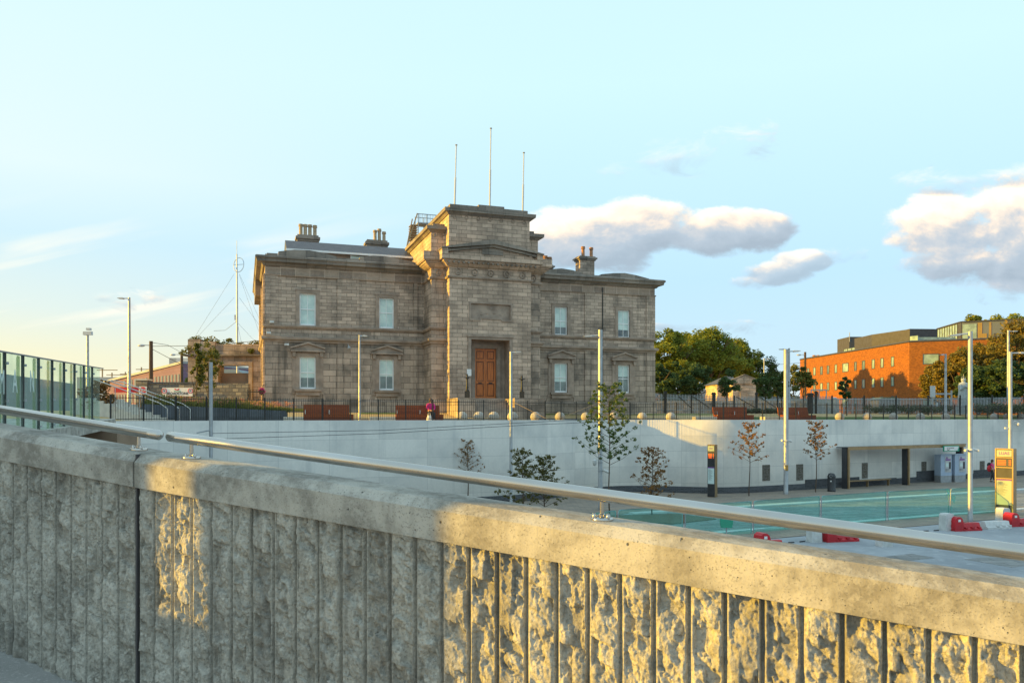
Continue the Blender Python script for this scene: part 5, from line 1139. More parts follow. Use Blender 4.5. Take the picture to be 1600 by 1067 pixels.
o=thing('distant_shed','small grey shed seen through the portico opening','building',(WX(344,90),90,.4)); MB().prism([(0,0),(2.6,0),(2.6,4.6),(1.8,5.1),(0,5.1)],0,5,'y').build('wall','farwall',o)
# ================================================================== PLAZA FURNITURE
balls=[722,748.5,771.5,801,837,875,915.5,959,1003.5,1048,1312,1355,1396,1438,1477.5,1515,1553.5,1574,1595]
bl=['stone ball nearest the seated woman, first of the row','second stone ball from the seated woman, before the steps','third stone ball, below the entrance door','stone ball hidden behind the slim lamp pole','stone ball just right of the slim lamp pole','stone ball midway between the two lamp poles','stone ball just left of the thick lamp pole',
 'stone ball behind the tall yellow green sapling','stone ball below the right end of the station','stone ball before the grey palisade gate, last of the left row','leftmost stone ball of the right row, on the lawn','second stone ball of the right row','third stone ball of the right row','fourth stone ball of the right row','stone ball at the foot of the slim grey lamp post at right','stone ball behind the thick pale lamp pole at right','seventh stone ball of the right row','eighth stone ball of the right row, half behind a pole','stone ball at the right edge of the picture']
proto=None
for px,lb in zip(balls,bl):
    Y=wallY(px)+1.15; loc=(WX(px,Y),Y,.02)
    if proto is None:
        proto=thing('ball_bollard',lb,'stone ball',loc,0,'stone ball bollards'); MB().ball((0,0,0),.315,1,1,1,24,16).build('ball','ball',proto,smooth=True); MB().lathe([(.16,-.4),(.16,-.27),(.2,-.26)],14).build('foot','greymetal',proto)
    else: clone(proto,loc,0,lb)
def bench(pxa,pxb,pxs,lb,first=None):
    pm=(pxa+pxb)/2; Y=wallY(pm)+1.3; w=(pxb-pxa)/F*Y; _,_,rz=wall_frame(pm); loc=(WX(pm,Y),Y,-.27)
    rz=rz*.6
    o=thing('park_bench',lb,'bench',loc,rz,'long slatted benches on the plaza')
    MB().box(-w/2+.0,w/2,-.25,.35,.02,.43).build('seat','benchwood',o)
    b=MB(); b.prism([(.36,.40),(.44,.38),(.58,.92),(.50,.95)],-w/2,w/2-.15,'x'); b.build('backrest','benchwood',o)
    for x in (-w/2+.05,0.0): MB().tube([(x+.03,.38,.45),(x+.03,.30,.66),(x+.03,.0,.66),(x+.03,-.02,.44)],.02,6).build('armrest','steel',o)
    MB().box(-w/2-1.45,-w/2-.02,-.2,.4,.0,.30).build('stone_plinth','whitest',o)
    return o
bench(476,551,0,'long reddish brown slatted bench, empty, leftmost on the plaza'); bench(619,692,0,'reddish brown bench on which the woman in pink sits'); bench(1117,1177,0,'empty reddish bench before the stone gatehouse'); bench(1218,1276,0,'empty reddish bench behind the platform lamp pole')
# bollards etc near gate
o=thing('litter_bin','black upright litter bin with hooded opening on the platform','litter bin',(WX(1299.3,50.9),50.9,FL+.02))
MB().lathe([(.24,0),(.26,.05),(.26,.08),(.245,.10),(.245,.92),(.265,.94),(.265,.98),(.235,1.02),(.215,1.10),(.15,1.17),(.05,1.19)],24).build('body','blackp',o,smooth=True)
MB().tube([(-.13+.085*math.cos(a),-.225,1.0+.10*math.sin(a)) for a in np.linspace(0,2*math.pi,15)],.018,5).build('opening_rim','greysteel',o)
MB().box(-.18,-.10,-.25,-.235,.64,.72).build('sticker','white',o)
# ================================================================== TRAM SHELTER + MACHINES
o=thing('tram_shelter','long bronze framed open tram shelter against the pale wall','shelter',(0,0,FL+.02)); H=2.72
pA=Vector((WX(1325,52.7),52.7)); pB=Vector((WX(1505,58.6),58.6)); dv2=(pB-pA); Ls=dv2.length; rzs=math.atan2(dv2.y,dv2.x); o.location=(pA.x,pA.y,FL+.02); o.rotation_euler=(0,0,rzs)
MB().box(-.12,Ls+.12,-.08,.85,H,H+.06).box(Ls+.12,Ls+1.35,.6,.85,H+.02,H+.06).build('roof','darkclad',o)
MB().box(-.13,Ls+.13,-.12,-.081,H-.13,H+.09).build('fascia','bronze',o)
Lm=(WX(1417,55.8)-pA.x)/dv2.x*Ls
for x in (0,Lm,Ls-.15):
    MB().box(x-.06,x+.07,-.10,.0,0,H-.135).build('post','bronze',o); MB().box(x-.10,x-.02,.01,.42,0,H-.005).build('side_panel','darkclad',o)
b=MB(); b.box(.35,4.9,.35,.75,.42,.48); bb=b.build('bench_seat','bronze',o)
for x in (.4,2.6,4.8): MB().box(x-.03,x+.03,.45,.6,0,.418).build('bench_leg','bronze',o)
# ticket machines
for i,(px,lb) in enumerate([(1478.5,'left pale blue ticket machine under the green sign'),(1500.5,'right pale blue ticket machine beside the thick lamp pole')]):
    Y=57.9+i*.35; w=.98; t=thing('ticket_machine',lb,'ticket machine',(WX(px,Y),Y,FL+.02),rzs*.55,'ticket machines'); h=2.05
    MB().box(-w/2,w/2,0,.6,.5,h).build('cabinet','bluemach',t); MB().box(-w/2,w/2,.01,.6,0,.498).build('base','greysteel',t)
    MB().box(-.12,.42,-.02,.0,.75,1.92).build('front_panel','lamphead',t)
    s=MB().box(-.06,.18,-.035,-.021,1.15,1.42).build('screen','maplit',t); MB().box(-.08,.36,-.035,-.021,1.62,1.72).build('header_strip','purple',t)
    MB().box(.24,.38,-.035,-.021,1.0,1.5).build('keypad','blackp',t); MB().box(-.06,.2,-.06,-.021,.86,1.02).build('ticket_tray','greysteel',t); MB().box(-.02,.1,-.037,-.021,1.76,1.86).build('logo_patch','purple',t)
    MB().box(-w/2,w/2,-.05,.0,h,h+.05).build('hood','bluemach',t)
s=thing('stop_name_board','white and green name board above the ticket machines','sign',(WX(1487,57.4),57.4,FL+2.33),rzs*.8)
MB().box(-.80,.78,0,.08,0,.42).build('frame','greenpaint',s); MB().prism([(-.74,.05),(.58,.05),(.72,.36),(-.74,.36)],-.015,-.001,'y').build('white_field','white',s)
text_obj('An Broadstone',.12,'black',s,(-.15,-.02,.26),(R(90),0,0),'lettering',.002); text_obj('Stop 9',.12,'black',s,(-.35,-.02,.13),(R(90),0,0),'lettering',.002,.003)
# information totems
def totem(pxc,Y,w,h,dp,rz,lb,big):
    t=thing('information_totem',lb,'information totem',(WX(pxc,Y),Y,FL+.02),rz,'tram stop totems')
    MB().box(-w/2,w/2,.03,dp,0,h).build('casing','bronze',t)
    MB().box(-w/2+.0,w/2-.0,.0,.029,.03,h-.02).build('front','blackp',t)
    m=.05 if big else .03; a,b=-w/2+m,w/2-m
    if big: MB().box(-w/2-.02,-w/2+.03,-.02,.0,.0,h).box(w/2-.03,w/2+.02,-.02,.0,0,h).box(-w/2,w/2,-.02,.0,h-.03,h+.01).box(-w/2,w/2,-.02,.0,h-.46,h-.42).box(-w/2,w/2,-.02,.0,h-.94,h-.90).box(-w/2,w/2,-.02,.0,h-1.48,h-1.44).build('frame','bronze',t)
    MB().box(a,b,-.012,-.001,h-.39,h-.07).build('header_panel','screenlit',t)
    MB().box(a,b,-.010,-.001,h-.87,h-.50).build('display','darkclad',t)
    text_obj('LUAS' ,.20 if big else .085,'purple',t,(0,-.016,h-.23),(R(90),0,0),'lettering',.002,.004)
    for i in range(4):
        MB().box(a+.03,a+(b-a)*.62,-.016,-.011,h-.57-i*.075-.018,h-.57-i*.075+.018).build('led_row','screenled',t) if i<4 else None
        MB().box(b-.12*(w/.75),b-.03,-.016,-.011,h-.57-i*.075-.018,h-.57-i*.075+.018).build('led_row','screenled',t)
    mp=MB().box(a,b,-.012,-.001,h-2.75 if big else h-2.35,h-1.5 if big else h-1.35).build('timetable','screenlit' if big else 'maplit',t)
    q=h-1.5 if big else h-1.35; 
    MB().box(a,b,-.018,-.013,q-.06,q-.0).build('title_bar','purple',mp)
    l=MB()
    for i in range(12): l.box(a+.04,a+.04+(b-a)*(.35+.4*((i*7)%5)/5),-.016,-.013,q-.16-i*.055,q-.145-i*.055)
    l.build('text_lines','greymetal',mp)
    return t
totem(1569,38.6,.76,3.25,.5,R(-50),'tall bronze tram information totem with lit header and timetable at right',True)
totem(1111,47.2,.46,3.15,.40,R(-38),'narrow dark and bronze information totem at the left end of the platform',False)
# ================================================================== BARRIERS
fp=[(905,27.8),(965,29.2),(1070,30.6),(1177,32.4),(1283,34.5),(1387,36.5),(1485,38.1),(1574,39.6)]
fl_=['first','second','third','fourth','fifth','sixth','seventh']
fpl=['green meshed barrier panel furthest left, mostly hidden by the parapet','green meshed barrier panel left of the wrapped sign','green meshed barrier panel holding the wrapped sign in front of it','green meshed barrier panel between the wrapped sign and the shelter bench','green meshed barrier panel in front of the shelter','green meshed barrier panel with a torn flap, left of the thick pole','rightmost green meshed barrier panel ending at the big totem']
for i in range(7):
    a=Vector((WX(fp[i][0],fp[i][1]),fp[i][1])); b=Vector((WX(fp[i+1][0],fp[i+1][1]),fp[i+1][1])); dd=b-a; L=dd.length-.10; o=thing('mesh_barrier',fpl[i],'barrier panel',(a.x,a.y,FL),math.atan2(dd.y,dd.x),'green meshed barrier panels'); h=1.36
    f=MB(); f.tube([(0.02,0,.0),(.02,0,h-.12),(.06,0,h-.03),(.16,0,h),(L-.16,0,h),(L-.06,0,h-.03),(L-.02,0,h-.12),(L-.02,0,0)],.021,8); f.build('frame','greysteel',o,smooth=True)
    MB().tube([(.02,0,.18),(L-.02,0,.18)],.014,6).build('bottom_bar','greysteel',o)
    rr=np.random.RandomState(40+i); nx=26; V=[];Fq=[]
    for ix in range(nx):
        for iz in range(7):
            x=.02+(L-.04)*ix/(nx-1); z=.05+(h-.03)*iz/6 ; V.append((x,-.03+.03*math.sin(x*3+iz*.7)*(1-iz/6.)+rr.normal()*.004,z if iz<6 else h+.015))
    for ix in range(nx-1):
        for iz in range(6): q_=ix*7+iz; Fq.append((q_,q_+7,q_+8,q_+1))
    rawmesh('mesh_sheet',V,Fq,'mesh',o)
    w=MB()
    for k in range(0): pass
    if i in (5,6):
        x0=L-.05 if i==5 else L-.25
        for (sx,sz) in ((-.22,1.25),(.12,.95),(-.1,.45)): w.add([(x0+sx,-.07,sz+.12),(x0+sx+.28,-.09,sz+.05),(x0+sx+.16,-.12,sz-.32),(x0+sx+.02,-.08,sz-.14)],[(0,1,2,3)])
        w.build('torn_flap','mesh',o)
        if i==5: MB().box(L-.28,L-.08,-.09,-.085,h-.24,h-.17).build('tag','white',o)
s=thing('wrapped_sign','small sign wrapped in green sheet standing behind the mesh barriers','sign',(WX(1135,30.4),30.4,FL)); MB().tube([(0,0,0),(0,0,.55)],.025,6).build('post','greysteel',s); MB().prism([(-.2,.55),(.2,.55),(.24,.7),(.24,1.05),(.1,1.17),(-.1,1.17),(-.24,1.05),(-.24,.7)],-.06,.06,'y').build('wrapped_face','greenpaint',s)
def tbar(pxa,pya,w,col,lb,knob=True):
    Y=-FL*F/(pya-HY); o=thing('road_barrier',lb,'road barrier',(WX(pxa,Y),Y,FL),R(14),'low red and white plastic barriers')
    b=MB(); b.prism([(-.26,0),(.26,0),(.26,.08),(.16,.14),(.10,.32),(-.10,.32),(-.16,.14),(-.26,.08)],.0 if not knob else .42,w,'x')
    for k in range(3): b.box(.5+k*w/4,.62+k*w/4,-.265,.265,.10,.16)
    b.build('body',col,o)
    if knob: MB().prism([(.0,0),(.418,0),(.418,.36),(.36,.52),(.26,.60),(.12,.60),(.02,.52),(0,.42)],-.24,.24,'y').build('upright_end',col,o); MB().box(.14,.26,-.255,-.241,.40,.5).build('reflector','white',o)
    return o
tbar(1287,846,1.40,'redpl','red low plastic barrier just behind the handrail, leftmost red one'); tbar(1486,829,1.35,'redpl','red low plastic barrier at the foot of the thick pale pole'); tbar(1574,822,1.4,'redpl','red low plastic barrier cut by the right edge')
tbar(1183,858,.95,'redpl','red low plastic barrier mostly hidden by the parapet')
tbar(1536,826,1.25,'whitepl','white low barrier between the two right red ones',False)
for i,(px,py,lb) in enumerate([(1272,846,'white upright barrier block beside the leftmost red barrier'),(1479,828,'white upright barrier block beside the thick pole barrier'),(1567,818,'white upright barrier block below the big totem'),(1381,853,'white barrier foot standing alone on the road behind the handrail')]):
    Y=-FL*F/(py-HY); o=thing('barrier_block',lb,'barrier block',(WX(px,Y),Y,FL),R(14),'white upright barrier blocks'); h=.72 if i<3 else .38
    MB().prism([(-.22,0),(.22,0),(.20,h*.9),(.15,h),(-.15,h),(-.20,h*.9)],-.2,.2,'y').build('block','whitepl',o); MB().box(-.12,.12,-.215,-.201,h*.35,h*.7).box(-.12,.12,-.215,-.201,.06,h*.2).build('recess_panel','kerb',o)
# chain/cable on the road
w=MB(); P=[]
for i in range(46):
    x=9.5+i*.26; y=29.6+i*.115+.05*math.sin(i*.9); P.append((x,y,FL+.03))
for i in range(45): 
    if i%2==0: w.tube([P[i],P[i+1]],.022,4)
tag(w.build('cable_protector','black'),'dark segmented cable lying on the road behind the barriers','cable')
# ================================================================== RIGHT BACKGROUND
# brick building
Cx,Cy=54.5,108.0; LDx,LDy=-2.7,33.6; ztp=10.36
o=thing('brick_building','three storey orange brick building with narrow windows at the right','building',(Cx,Cy,0))
fd=Vector((6.1,-2.2)).normalized(); FW=13.5
fx,fy2=fd.x*FW,fd.y*FW
m=MB(); m.quad((LDx,LDy,.2),(0,0,.2),(0,0,ztp),(LDx,LDy,ztp)); m.quad((0,0,.2),(fx,fy2,.2),(fx,fy2,ztp+.1),(0,0,ztp)); m.quad((fx,fy2,.2),(fx+3,fy2+34,.2),(fx+3,fy2+34,ztp),(fx,fy2,ztp+.1)); m.quad((0,0,ztp-.1),(fx,fy2,ztp-.1),(fx+3,fy2+34,ztp-.1),(LDx,LDy,ztp-.1)); m.quad((fx+3,fy2+34,.2),(LDx,LDy,.2),(LDx,LDy,ztp),(fx+3,fy2+34,ztp)); m.build('wall','brick',o)
cpb=MB(); cpb.tube([(LDx,LDy,ztp+.03),(0,0,ztp+.03),(fx,fy2,ztp+.13)],.14,4); cpb.build('coping','greymetal',o)
lrz=math.atan2(-LDy,-LDx)
def onL(px): a_=(px-800)/F; t=(a_*Cy-Cx)/(LDx-a_*LDy); return t
def lw_in(pa_,pb_,z0,z1,open_=False):
    ta,tb=onL(pa_),onL(pb_); x,y=LDx*tb,LDy*tb; ta,tb=max(ta,tb),min(ta,tb); w=(ta-tb)*math.hypot(LDx,LDy)
    x,y=LDx*ta,LDy*ta
    f=MB(); f.box(0,w,-.05,.05,z0,z0+.1); f.box(0,w,-.05,.05,z1-.1,z1); f.box(0,.1,-.05,.05,z0+.1,z1-.1); f.box(w-.1,w,-.05,.05,z0+.1,z1-.1); fo=f.build('window','greymetal',o,loc=(x,y,0),rz=lrz)
    MB().box(.1,w-.1,-.02,.03,z0+.1,z1-.1).build('pane','glasspale' if open_ else 'glassmid',fo)
for k,z in enumerate([181,222,268,312,363,492,545,609,667,736]):
    px=1220+z/4.21; lw_in(px-1.9-.5*(z>500),px+1.9+.5*(z>500),7.2,8.65,k%3==1 or k>7)
lw_in(1316.5,1326,7.2,8.65,True)
for k,z in enumerate([222,268,312,363,415,492,545,609,667,736]):
    px=1220+z/4.21; lw_in(px-1.9-.5*(z>500),px+1.9+.5*(z>500),4.4,5.83,k%2==1 or k in(4,5,8))
for k,z in enumerate([490,545,608,665,736]):
    px=1220+z/4.21; lw_in(px-2.2,px+2.2,1.6,3.05,False)
lw_in(1316.5,1326,1.6,3.05,True)
for z0,z1 in ((7.2,8.65),(4.4,5.83),(1.6,3.0)):
    for s0_,wd in ((3.3,2.0),(8.2,1.6)):
        f=MB(); f.box(0,wd,-.05,.05,z0,z0+.09); f.box(0,wd,-.05,.05,z1-.09,z1); f.box(0,.09,-.05,.05,z0+.09,z1-.09); f.box(wd-.09,wd,-.05,.05,z0+.09,z1-.09)
        fo=f.build('window','greymetal',o,loc=(fd.x*s0_*.5,fd.y*s0_*.5,0) if s0_<4 else (fd.x*s0_,fd.y*s0_,0),rz=math.atan2(fd.y,fd.x)); MB().box(.09,wd-.09,-.02,.03,z0+.09,z1-.09).build('pane','glasspale',fo)
# rooftop storeys
pn_=thing('rooftop_pavilion','charcoal clad set back storey above the brick building','building',(0,0,0)); 
p1=(WX(1421.5,112),112);p2=(WX(1362,119.5),119.5);p3=(WX(1465,112.3),112.3); zt_=12.55
m=MB(); m.prism([(p2[0],p2[1]+6),p2,p1,(p1[0]+.02,p1[1]+.02),(p1[0],p1[1]+20)][0:3]+[(p1[0],p1[1]+16)],9,zt_,'z'); m.build('side_wall','greymetal',pn_)
m=MB(); m.prism([(p1[0]+.01,p1[1]),p3,(p3[0],p3[1]+16),(p1[0]+.01,p1[1]+16)],9,zt_+.04,'z'); m.build('front_wall','darkclad',pn_)
MB().box(0,5.5,-.05,.05,0,1.1).build('window_band','glasspale',pn_,loc=(WX(1432,112),112.0-.05,9.9+.4))
MB().box(0,.0+6,-.05,.05,0,1.0).build('window_band','glasspale',pn_,loc=(WX(1386,116.5)-.0,116.4,10.5),rz=math.atan2(p1[1]-p2[1],p1[0]-p2[0]))
o2=thing('low_roof_storey','low glazed roof storey with small grey plant room at the left of the roof','building',(0,0,0))
m=MB(); m.prism([(WX(1318,134),134),(WX(1362,124),124),(WX(1362,124)+4,130),(WX(1318,134)+4,140)],9,WZ(539.5,126),'z'); m.build('glazed_wall','glasspale',o2)
MB().box(0,3.2,0,5,0,2.6).build('plant_room','greymetal',o2,loc=(WX(1327,136),136,WZ(546,136)-.4)); MB().tube([(0,0,0),(0,0,1.6)],.06,5).build('vent_pipe','greysteel',o2,loc=(WX(1327.5,136),136,WZ(534,136)))
for k in range(8): 
    f=k/7.; MB().box(-.06,.06,-.06,.06,9.8,WZ(539.5,126)+.05).build('mullion','greymetal',o2,loc=(WX(1318,134)*(1-f)+WX(1362,124)*f,134*(1-f)+124*f-.08,0))
gb=thing('panelled_building','tall building with glass corner and grey and gold cladding panels at the right','building',(0,0,0))
q1=(WX(1465,125),125);q2=(WX(1503,115.8),115.8);q3=(WX(1600,112.6),112.6);q4=(WX(1700,109.5),109.5); zz=14.0
m=MB(); m.prism([q1,q2,q3,q4,(q4[0],q4[1]+30),(q1[0],q1[1]+30)],6,zz,'z'); m.build('wall','clad_a',gb)
def onseg(a,b,t0_,t1_,z0,z1,mt,nm,off=.08):
    dx_,dy_=b[0]-a[0],b[1]-a[1]; L=math.hypot(dx_,dy_); rz=math.atan2(dy_,dx_); return MB().box(0,(t1_-t0_)*L,-off,.02,z0,z1).build(nm,mt,gb,loc=(a[0]+dx_*t0_,a[1]+dy_*t0_,0),rz=rz)
onseg(q1,q2,.01,.86,9.5,zz-.15,'glasspale','glazing'); 
for k in range(9): onseg(q1,q2,.01+k*.105,.022+k*.105,9.5,zz-.1,'greymetal','mullion',.14)
onseg(q1,q2,.88,1.0,9.5,zz-.05,'greymetal','corner_strip',.12)
onseg(q2,q3,.01,.24,9.5,zz-.35,'glasspale','glazing')
r=random.Random(4)
for k in range(20):
    a=.26+k*.037*1.0
    if r.random()<.62:
        z1=zz-.2-r.choice([0,0,1.6,2.4]); onseg(q2,q3,a,a+.036,z1-r.choice([2.2,3.4,5]),z1,r.choice(['clad_b','clad_b','greymetal']),'cladding_panel',.06)
onseg(q1,q2,0,1,zz+.0,zz+.12,'greymetal','roof_edge',.2); onseg(q2,q4,0,1,zz+.0,zz+.12,'greymetal','roof_edge',.2)
# gatehouse
GX,GY=WX(1145,85),85.0; o=thing('gatehouse','small classical stone gatehouse with pedimented gable and slate roof','building',(GX,GY,.2)); rg=R(4); o.rotation_euler=(0,0,rg)
w=WX(1182,85)-GX; h=WZ(596,85)-.2; ap=WZ(586.5,85)-.2; dpt=5.5
m=MB(); m.box(0,w,0,dpt,-.2,h-.25); m.build('wall','ashlar_tw',o)
MB().prism([(-.25,h-.249),(w+.25,h-.249),(w+.25,h+.02),(w/2,ap),(-.25,h+.02)],-.2,.25,'y').build('pediment','ashlar_tw',o)
MB().prism([(-.3,h+.021),(w/2,ap+.001),(w+.3,h+.021),(w+.3,h+.14),(w/2,ap+.14),(-.3,h+.14)],-.25,.3,'y').build('gable_coping','cornice',o)
MB().box(w*.32,w*.66,-.05,.02,1.2,2.5).build('blank_panel','trim',o); MB().box(-.06,w+.06,-.07,-.002,.0,.5).build('base_course','trim',o); MB().box(w*.22,w*.76,-.06,-.001,2.6,2.75).build('string','trim',o)
xl=WX(1116,88)-GX
m=MB(); m.box(xl,-.02,1.4,dpt-.02,-.2,h-.25); m.build('side_wing','ashlar_tw',o)
m=MB(); m.add([(xl-.25,1.1,h-.24),(w*.5,1.1,h-.24),(w*.5,dpt/2+1,ap+.1),(xl+1.6,dpt/2+1,ap+.1),(xl-.25,dpt+.2,h-.24),(w*.5,dpt+.2,h-.24)],[(0,1,2,3),(3,2,5,4),(0,3,4),(1,5,2),(0,4,5,1)]); m.build('roof','slate',o)
# palisade fence with gates
pf=thing('palisade_fence','grey steel palisade fence running behind the plaza lawn','fence',(0,0,0))
m=MB(); path=[(1022,66),(1060,70),(1118,72),(1180,72),(1260,71),(1340,72),(1440,72),(1530,70),(1640,68)]
def pp(px): Yp=float(np.interp(px,[p[0] for p in path],[p[1] for p in path])); return (WX(px,Yp),Yp)
px=1024.; 
while px<1640:
    x,y=pp(px); hgt=1.62 if px<1118 else (1.35 if px>1300 else 1.5); gb_=.35
    m.add([(x-.034,y,gb_),(x+.034,y,gb_),(x+.034,y,gb_+hgt),(x,y,gb_+hgt+.1),(x-.034,y,gb_+hgt),(x-.034,y+.02,gb_),(x+.034,y+.02,gb_),(x+.034,y+.02,gb_+hgt),(x,y+.02,gb_+hgt+.1),(x-.034,y+.02,gb_+hgt)],[(0,1,2,3,4),(9,8,7,6,5),(1,6,7,2),(5,0,4,9)]); px+=2.35
m.build('pales','greysteel',pf)
for z in (.65,1.65):
    t=MB(); t.tube([pp(p)[:2]+(z,) for p in range(1024,1641,12)],.03,4); t.build('rail','greysteel',pf)
for px in (1080,1147,1215,1300,1350,1400,1450,1500,1550,1600): x,y=pp(px); MB().box(x-.06,x+.06,y-.06,y-.002,.2,2.0).build('post','iron',pf)
b=MB()
for a_,c_ in ((1082,1108),(1060,1079),(1186,1212),(1150,1180)):
    x0,y0=pp(a_); x1,y1=pp(c_); b.tube([(x0,y0-.05,1.9),(x1,y1-.05,.9)],.03,4)
b.build('brace','iron',pf)
for px,w,pt,lb in ((1039.5,4.2,611,'black gate pier nearest the station, left of the palisade gate'),(1115,5,613,'black gate pier just left of the gatehouse'),(1182,3.6,613,'black square pier right of the gatehouse'),(1266,7.5,614,'wide black pier at the left foot of the brick building'),(1275,3.4,611,'slim black pier close beside the wide black pier')):
    x,y=pp(px); y-=.6; x=WX(px,y); ww=w/F*y; hh=WZ(pt,y)-.25; o=thing('gate_or_shade_pier',lb,'pier',(x,y,.25),0,'black gate piers'); MB().box(-ww*.42,ww*.42,-ww*.42,ww*.42,0,hh-.22).build('shaft','iron',o); MB().box(-ww*.6,ww*.6,-ww*.6,ww*.6,hh-.219,hh-.08).box(-ww*.5,ww*.5,-ww*.5,ww*.5,hh-.079,hh).build('cap','iron',o)
# rubble wall of the yard beyond palisade
yw=MB().box(WX(1024,80),WX(1290,80)-2,80,80.5,.2,1.7); tag(yw.build('yard_wall','rubble'),'low rubble yard wall seen through the palisade fence','wall')
yw=MB().box(WX(1192,95),WX(1310,95),95,95.4,.2,2.2); tag(yw.build('yard_wall','farwall'),'pale rendered yard wall behind the young street trees','wall')
# portal frame before the brick building
o=thing('steel_portal','grey steel gate frame in front of the brick building','gate frame',(WX(1267,76),76,.3)); ww=WX(1292,76)-WX(1267,76); m=MB(); m.box(0,.08,0,.08,0,WZ(610,76)-.3); m.box(ww/2,ww/2+.08,0,.08,0,WZ(610,76)-.3); m.box(ww-.08,ww,0,.08,0,WZ(610,76)-.3); m.build('posts','greysteel',o); MB().box(0,ww,-.01,.09,WZ(610,76)-.299,WZ(610,76)-.2).build('beam','greysteel',o)
o=thing('security_hut','low hut with dull green roof before the brick building','hut',(WX(1373,80),80,.3)); ww=WX(1406,80)-WX(1373,80); MB().box(0,ww,0,2,0,1.5).build('wall','greymetal',o); MB().prism([(-.25,1.5),(ww+.25,1.5),(ww*.75,1.75),(ww*.2,1.75)],-.2,2.2,'y').build('roof','hutgreen',o)
o=thing('sign_gantry','grey steel height gantry with traffic sign backs before the trees','gantry',(WX(1456,70),70,.3)); ww=WX(1488,70)-WX(1456,70); MB().box(0,.1,0,.1,0,2.0).box(ww-.1,ww,0,.1,0,2.1).box(0,ww,-.02,.12,1.72,1.86).build('frame','greysteel',o); MB().box(-.2,.25,-.12,-.05,1.5,2.5).box(.35,.5,-.1,-.05,.4,1.0).build('sign_back','lamphead',o)
o=thing('sign_post','short grey post with a round lamp head among the low shrubs','post',(WX(1307,74),74,.3)); MB().tube([(0,0,0),(0,0,1.45)],.05,6).build('post','greysteel',o); MB().ball((-.2,0,1.5),.16,1.6,1,.6,8,6).build('head','lamphead',o)
# low grey shrubs in beds
for k,(a_,b_,Yk,hk) in enumerate([(1360,1482,66,.75),(1525,1600,66,.85),(1560,1640,64,.9),(1150,1200,66,.45),(1200,1255,66,.5)]):
    o=thing('shrub_bed',['long bed of grey green shrubs left of the statue','grey green shrubs right of the statue','grey green shrubs at the right edge behind the stone balls','low shrubs behind the bench at the gatehouse','low shrubs behind the rightmost bench'][k],'shrubs',(WX(a_,Yk),Yk,.3)); ww=WX(b_,Yk)-WX(a_,Yk); rk_=random.Random(k)
    C=[(ww*i/24.,rk_.uniform(-.4,.6),hk*rk_.uniform(.3,.7)) for i in range(25)]; l=leaves('foliage','lav',o,C,[hk*.55]*25,3200,.07,60+k); MB().tube([(0,0,0),(0,0,.2)],.02,4).build('stem','bark',o)
# statue
o=thing('statue','pale robed standing statue with star halo on a plinth before the trees','statue',(WX(1505.5,75),75,.3)); 
MB().box(-.5,.5,-.5,.5,0,.75).box(-.4,.4,-.4,.4,.751,1.0).build('plinth','statue',o)
fg=MB(); zt_=WZ(591,75)-.3; hh=zt_-1.0
fg.lathe([(.40,0),(.44,.1),(.40,hh*.3),(.36,hh*.5),(.40,hh*.68),(.34,hh*.80),(.16,hh*.85),(.13,hh*.87),(.19,hh*.91),(.18,hh*.97),(.08,hh)],18,(0,0,1.0),1.25,.85)
fg.tube([(-.3,-.1,1+hh*.75),(-.42,-.28,1+hh*.55),(-.05,-.42,1+hh*.66)],[.13,.11,.07],8); fg.tube([(.3,-.1,1+hh*.75),(.42,-.28,1+hh*.55),(.05,-.42,1+hh*.66)],[.13,.11,.07],8)
for k in range(9): a=k*.7; fg.tube([(.44*math.cos(a),.34*math.sin(a),1.05),(.40*math.cos(a+.1),.32*math.sin(a+.1),1+hh*.55)],.05,5)
fg.build('robed_figure','statue',o,smooth=True); MB().tube([(.22*math.cos(a),0,1+hh*.98+.22*math.sin(a)) for a in np.linspace(0,2*math.pi,13)],.02,4).tube([(0,0,1+hh),(0,0,1+hh+.4)],.02,4).build('halo','greysteel',o)
# orange chimney pots on the brick roof line
for i,px in enumerate((1272,1278)):
    o=thing('roof_vent',['left small orange vent on the brick roof edge','right small orange vent on the brick roof edge'][i],'roof vent',(WX(px,139),139,10.2),0,'orange roof vents'); MB().lathe([(.22,0),(.22,.5),(.3,.55),(.3,.75),(.1,.8)],10).build('pot','pot',o)
# hanging houses far right horizon filler : distant roofs between trees
o=thing('distant_terrace','row of low red roofed houses glimpsed under the big trees','building',(WX(1015,150),150,.3)); L=WX(1160,150)-WX(1015,150); MB().box(0,L,0,8,0,3.6).build('wall','brick',o); MB().prism([(0,3.6),(8,3.6),(4,5.2)],0,L,'x').build('roof','slate',o)
# ================================================================== PEOPLE
def skinned(name,joints,bones,m,parent,sub=1,root=0):
    me=bpy.data.meshes.new(name); me.from_pydata([j[:3] for j in joints],bones,[]); ob=bpy.data.objects.new(name+'_tmp',me); COL.objects.link(ob)
    sk_=ob.modifiers.new('s','SKIN'); sk_.use_smooth_shade=True
    for i,j in enumerate(joints):
        v_=me.skin_vertices[0].data[i]; v_.radius=(j[3],j[4] if len(j)>4 else j[3]); v_.use_root=(i==root)
    ss=ob.modifiers.new('d','SUBSURF'); ss.levels=sub; ss.render_levels=sub
    bpy.context.view_layer.update(); dg=bpy.context.evaluated_depsgraph_get(); me2=bpy.data.meshes.new_from_object(ob.evaluated_get(dg)); bpy.data.objects.remove(ob)
    me2.name=name; me2.materials.clear(); me2.materials.append(M[m]); me2.polygons.foreach_set('use_smooth',[True]*len(me2.polygons))
    o=bpy.data.objects.new(name,me2); COL.objects.link(o); o.parent=parent; return o
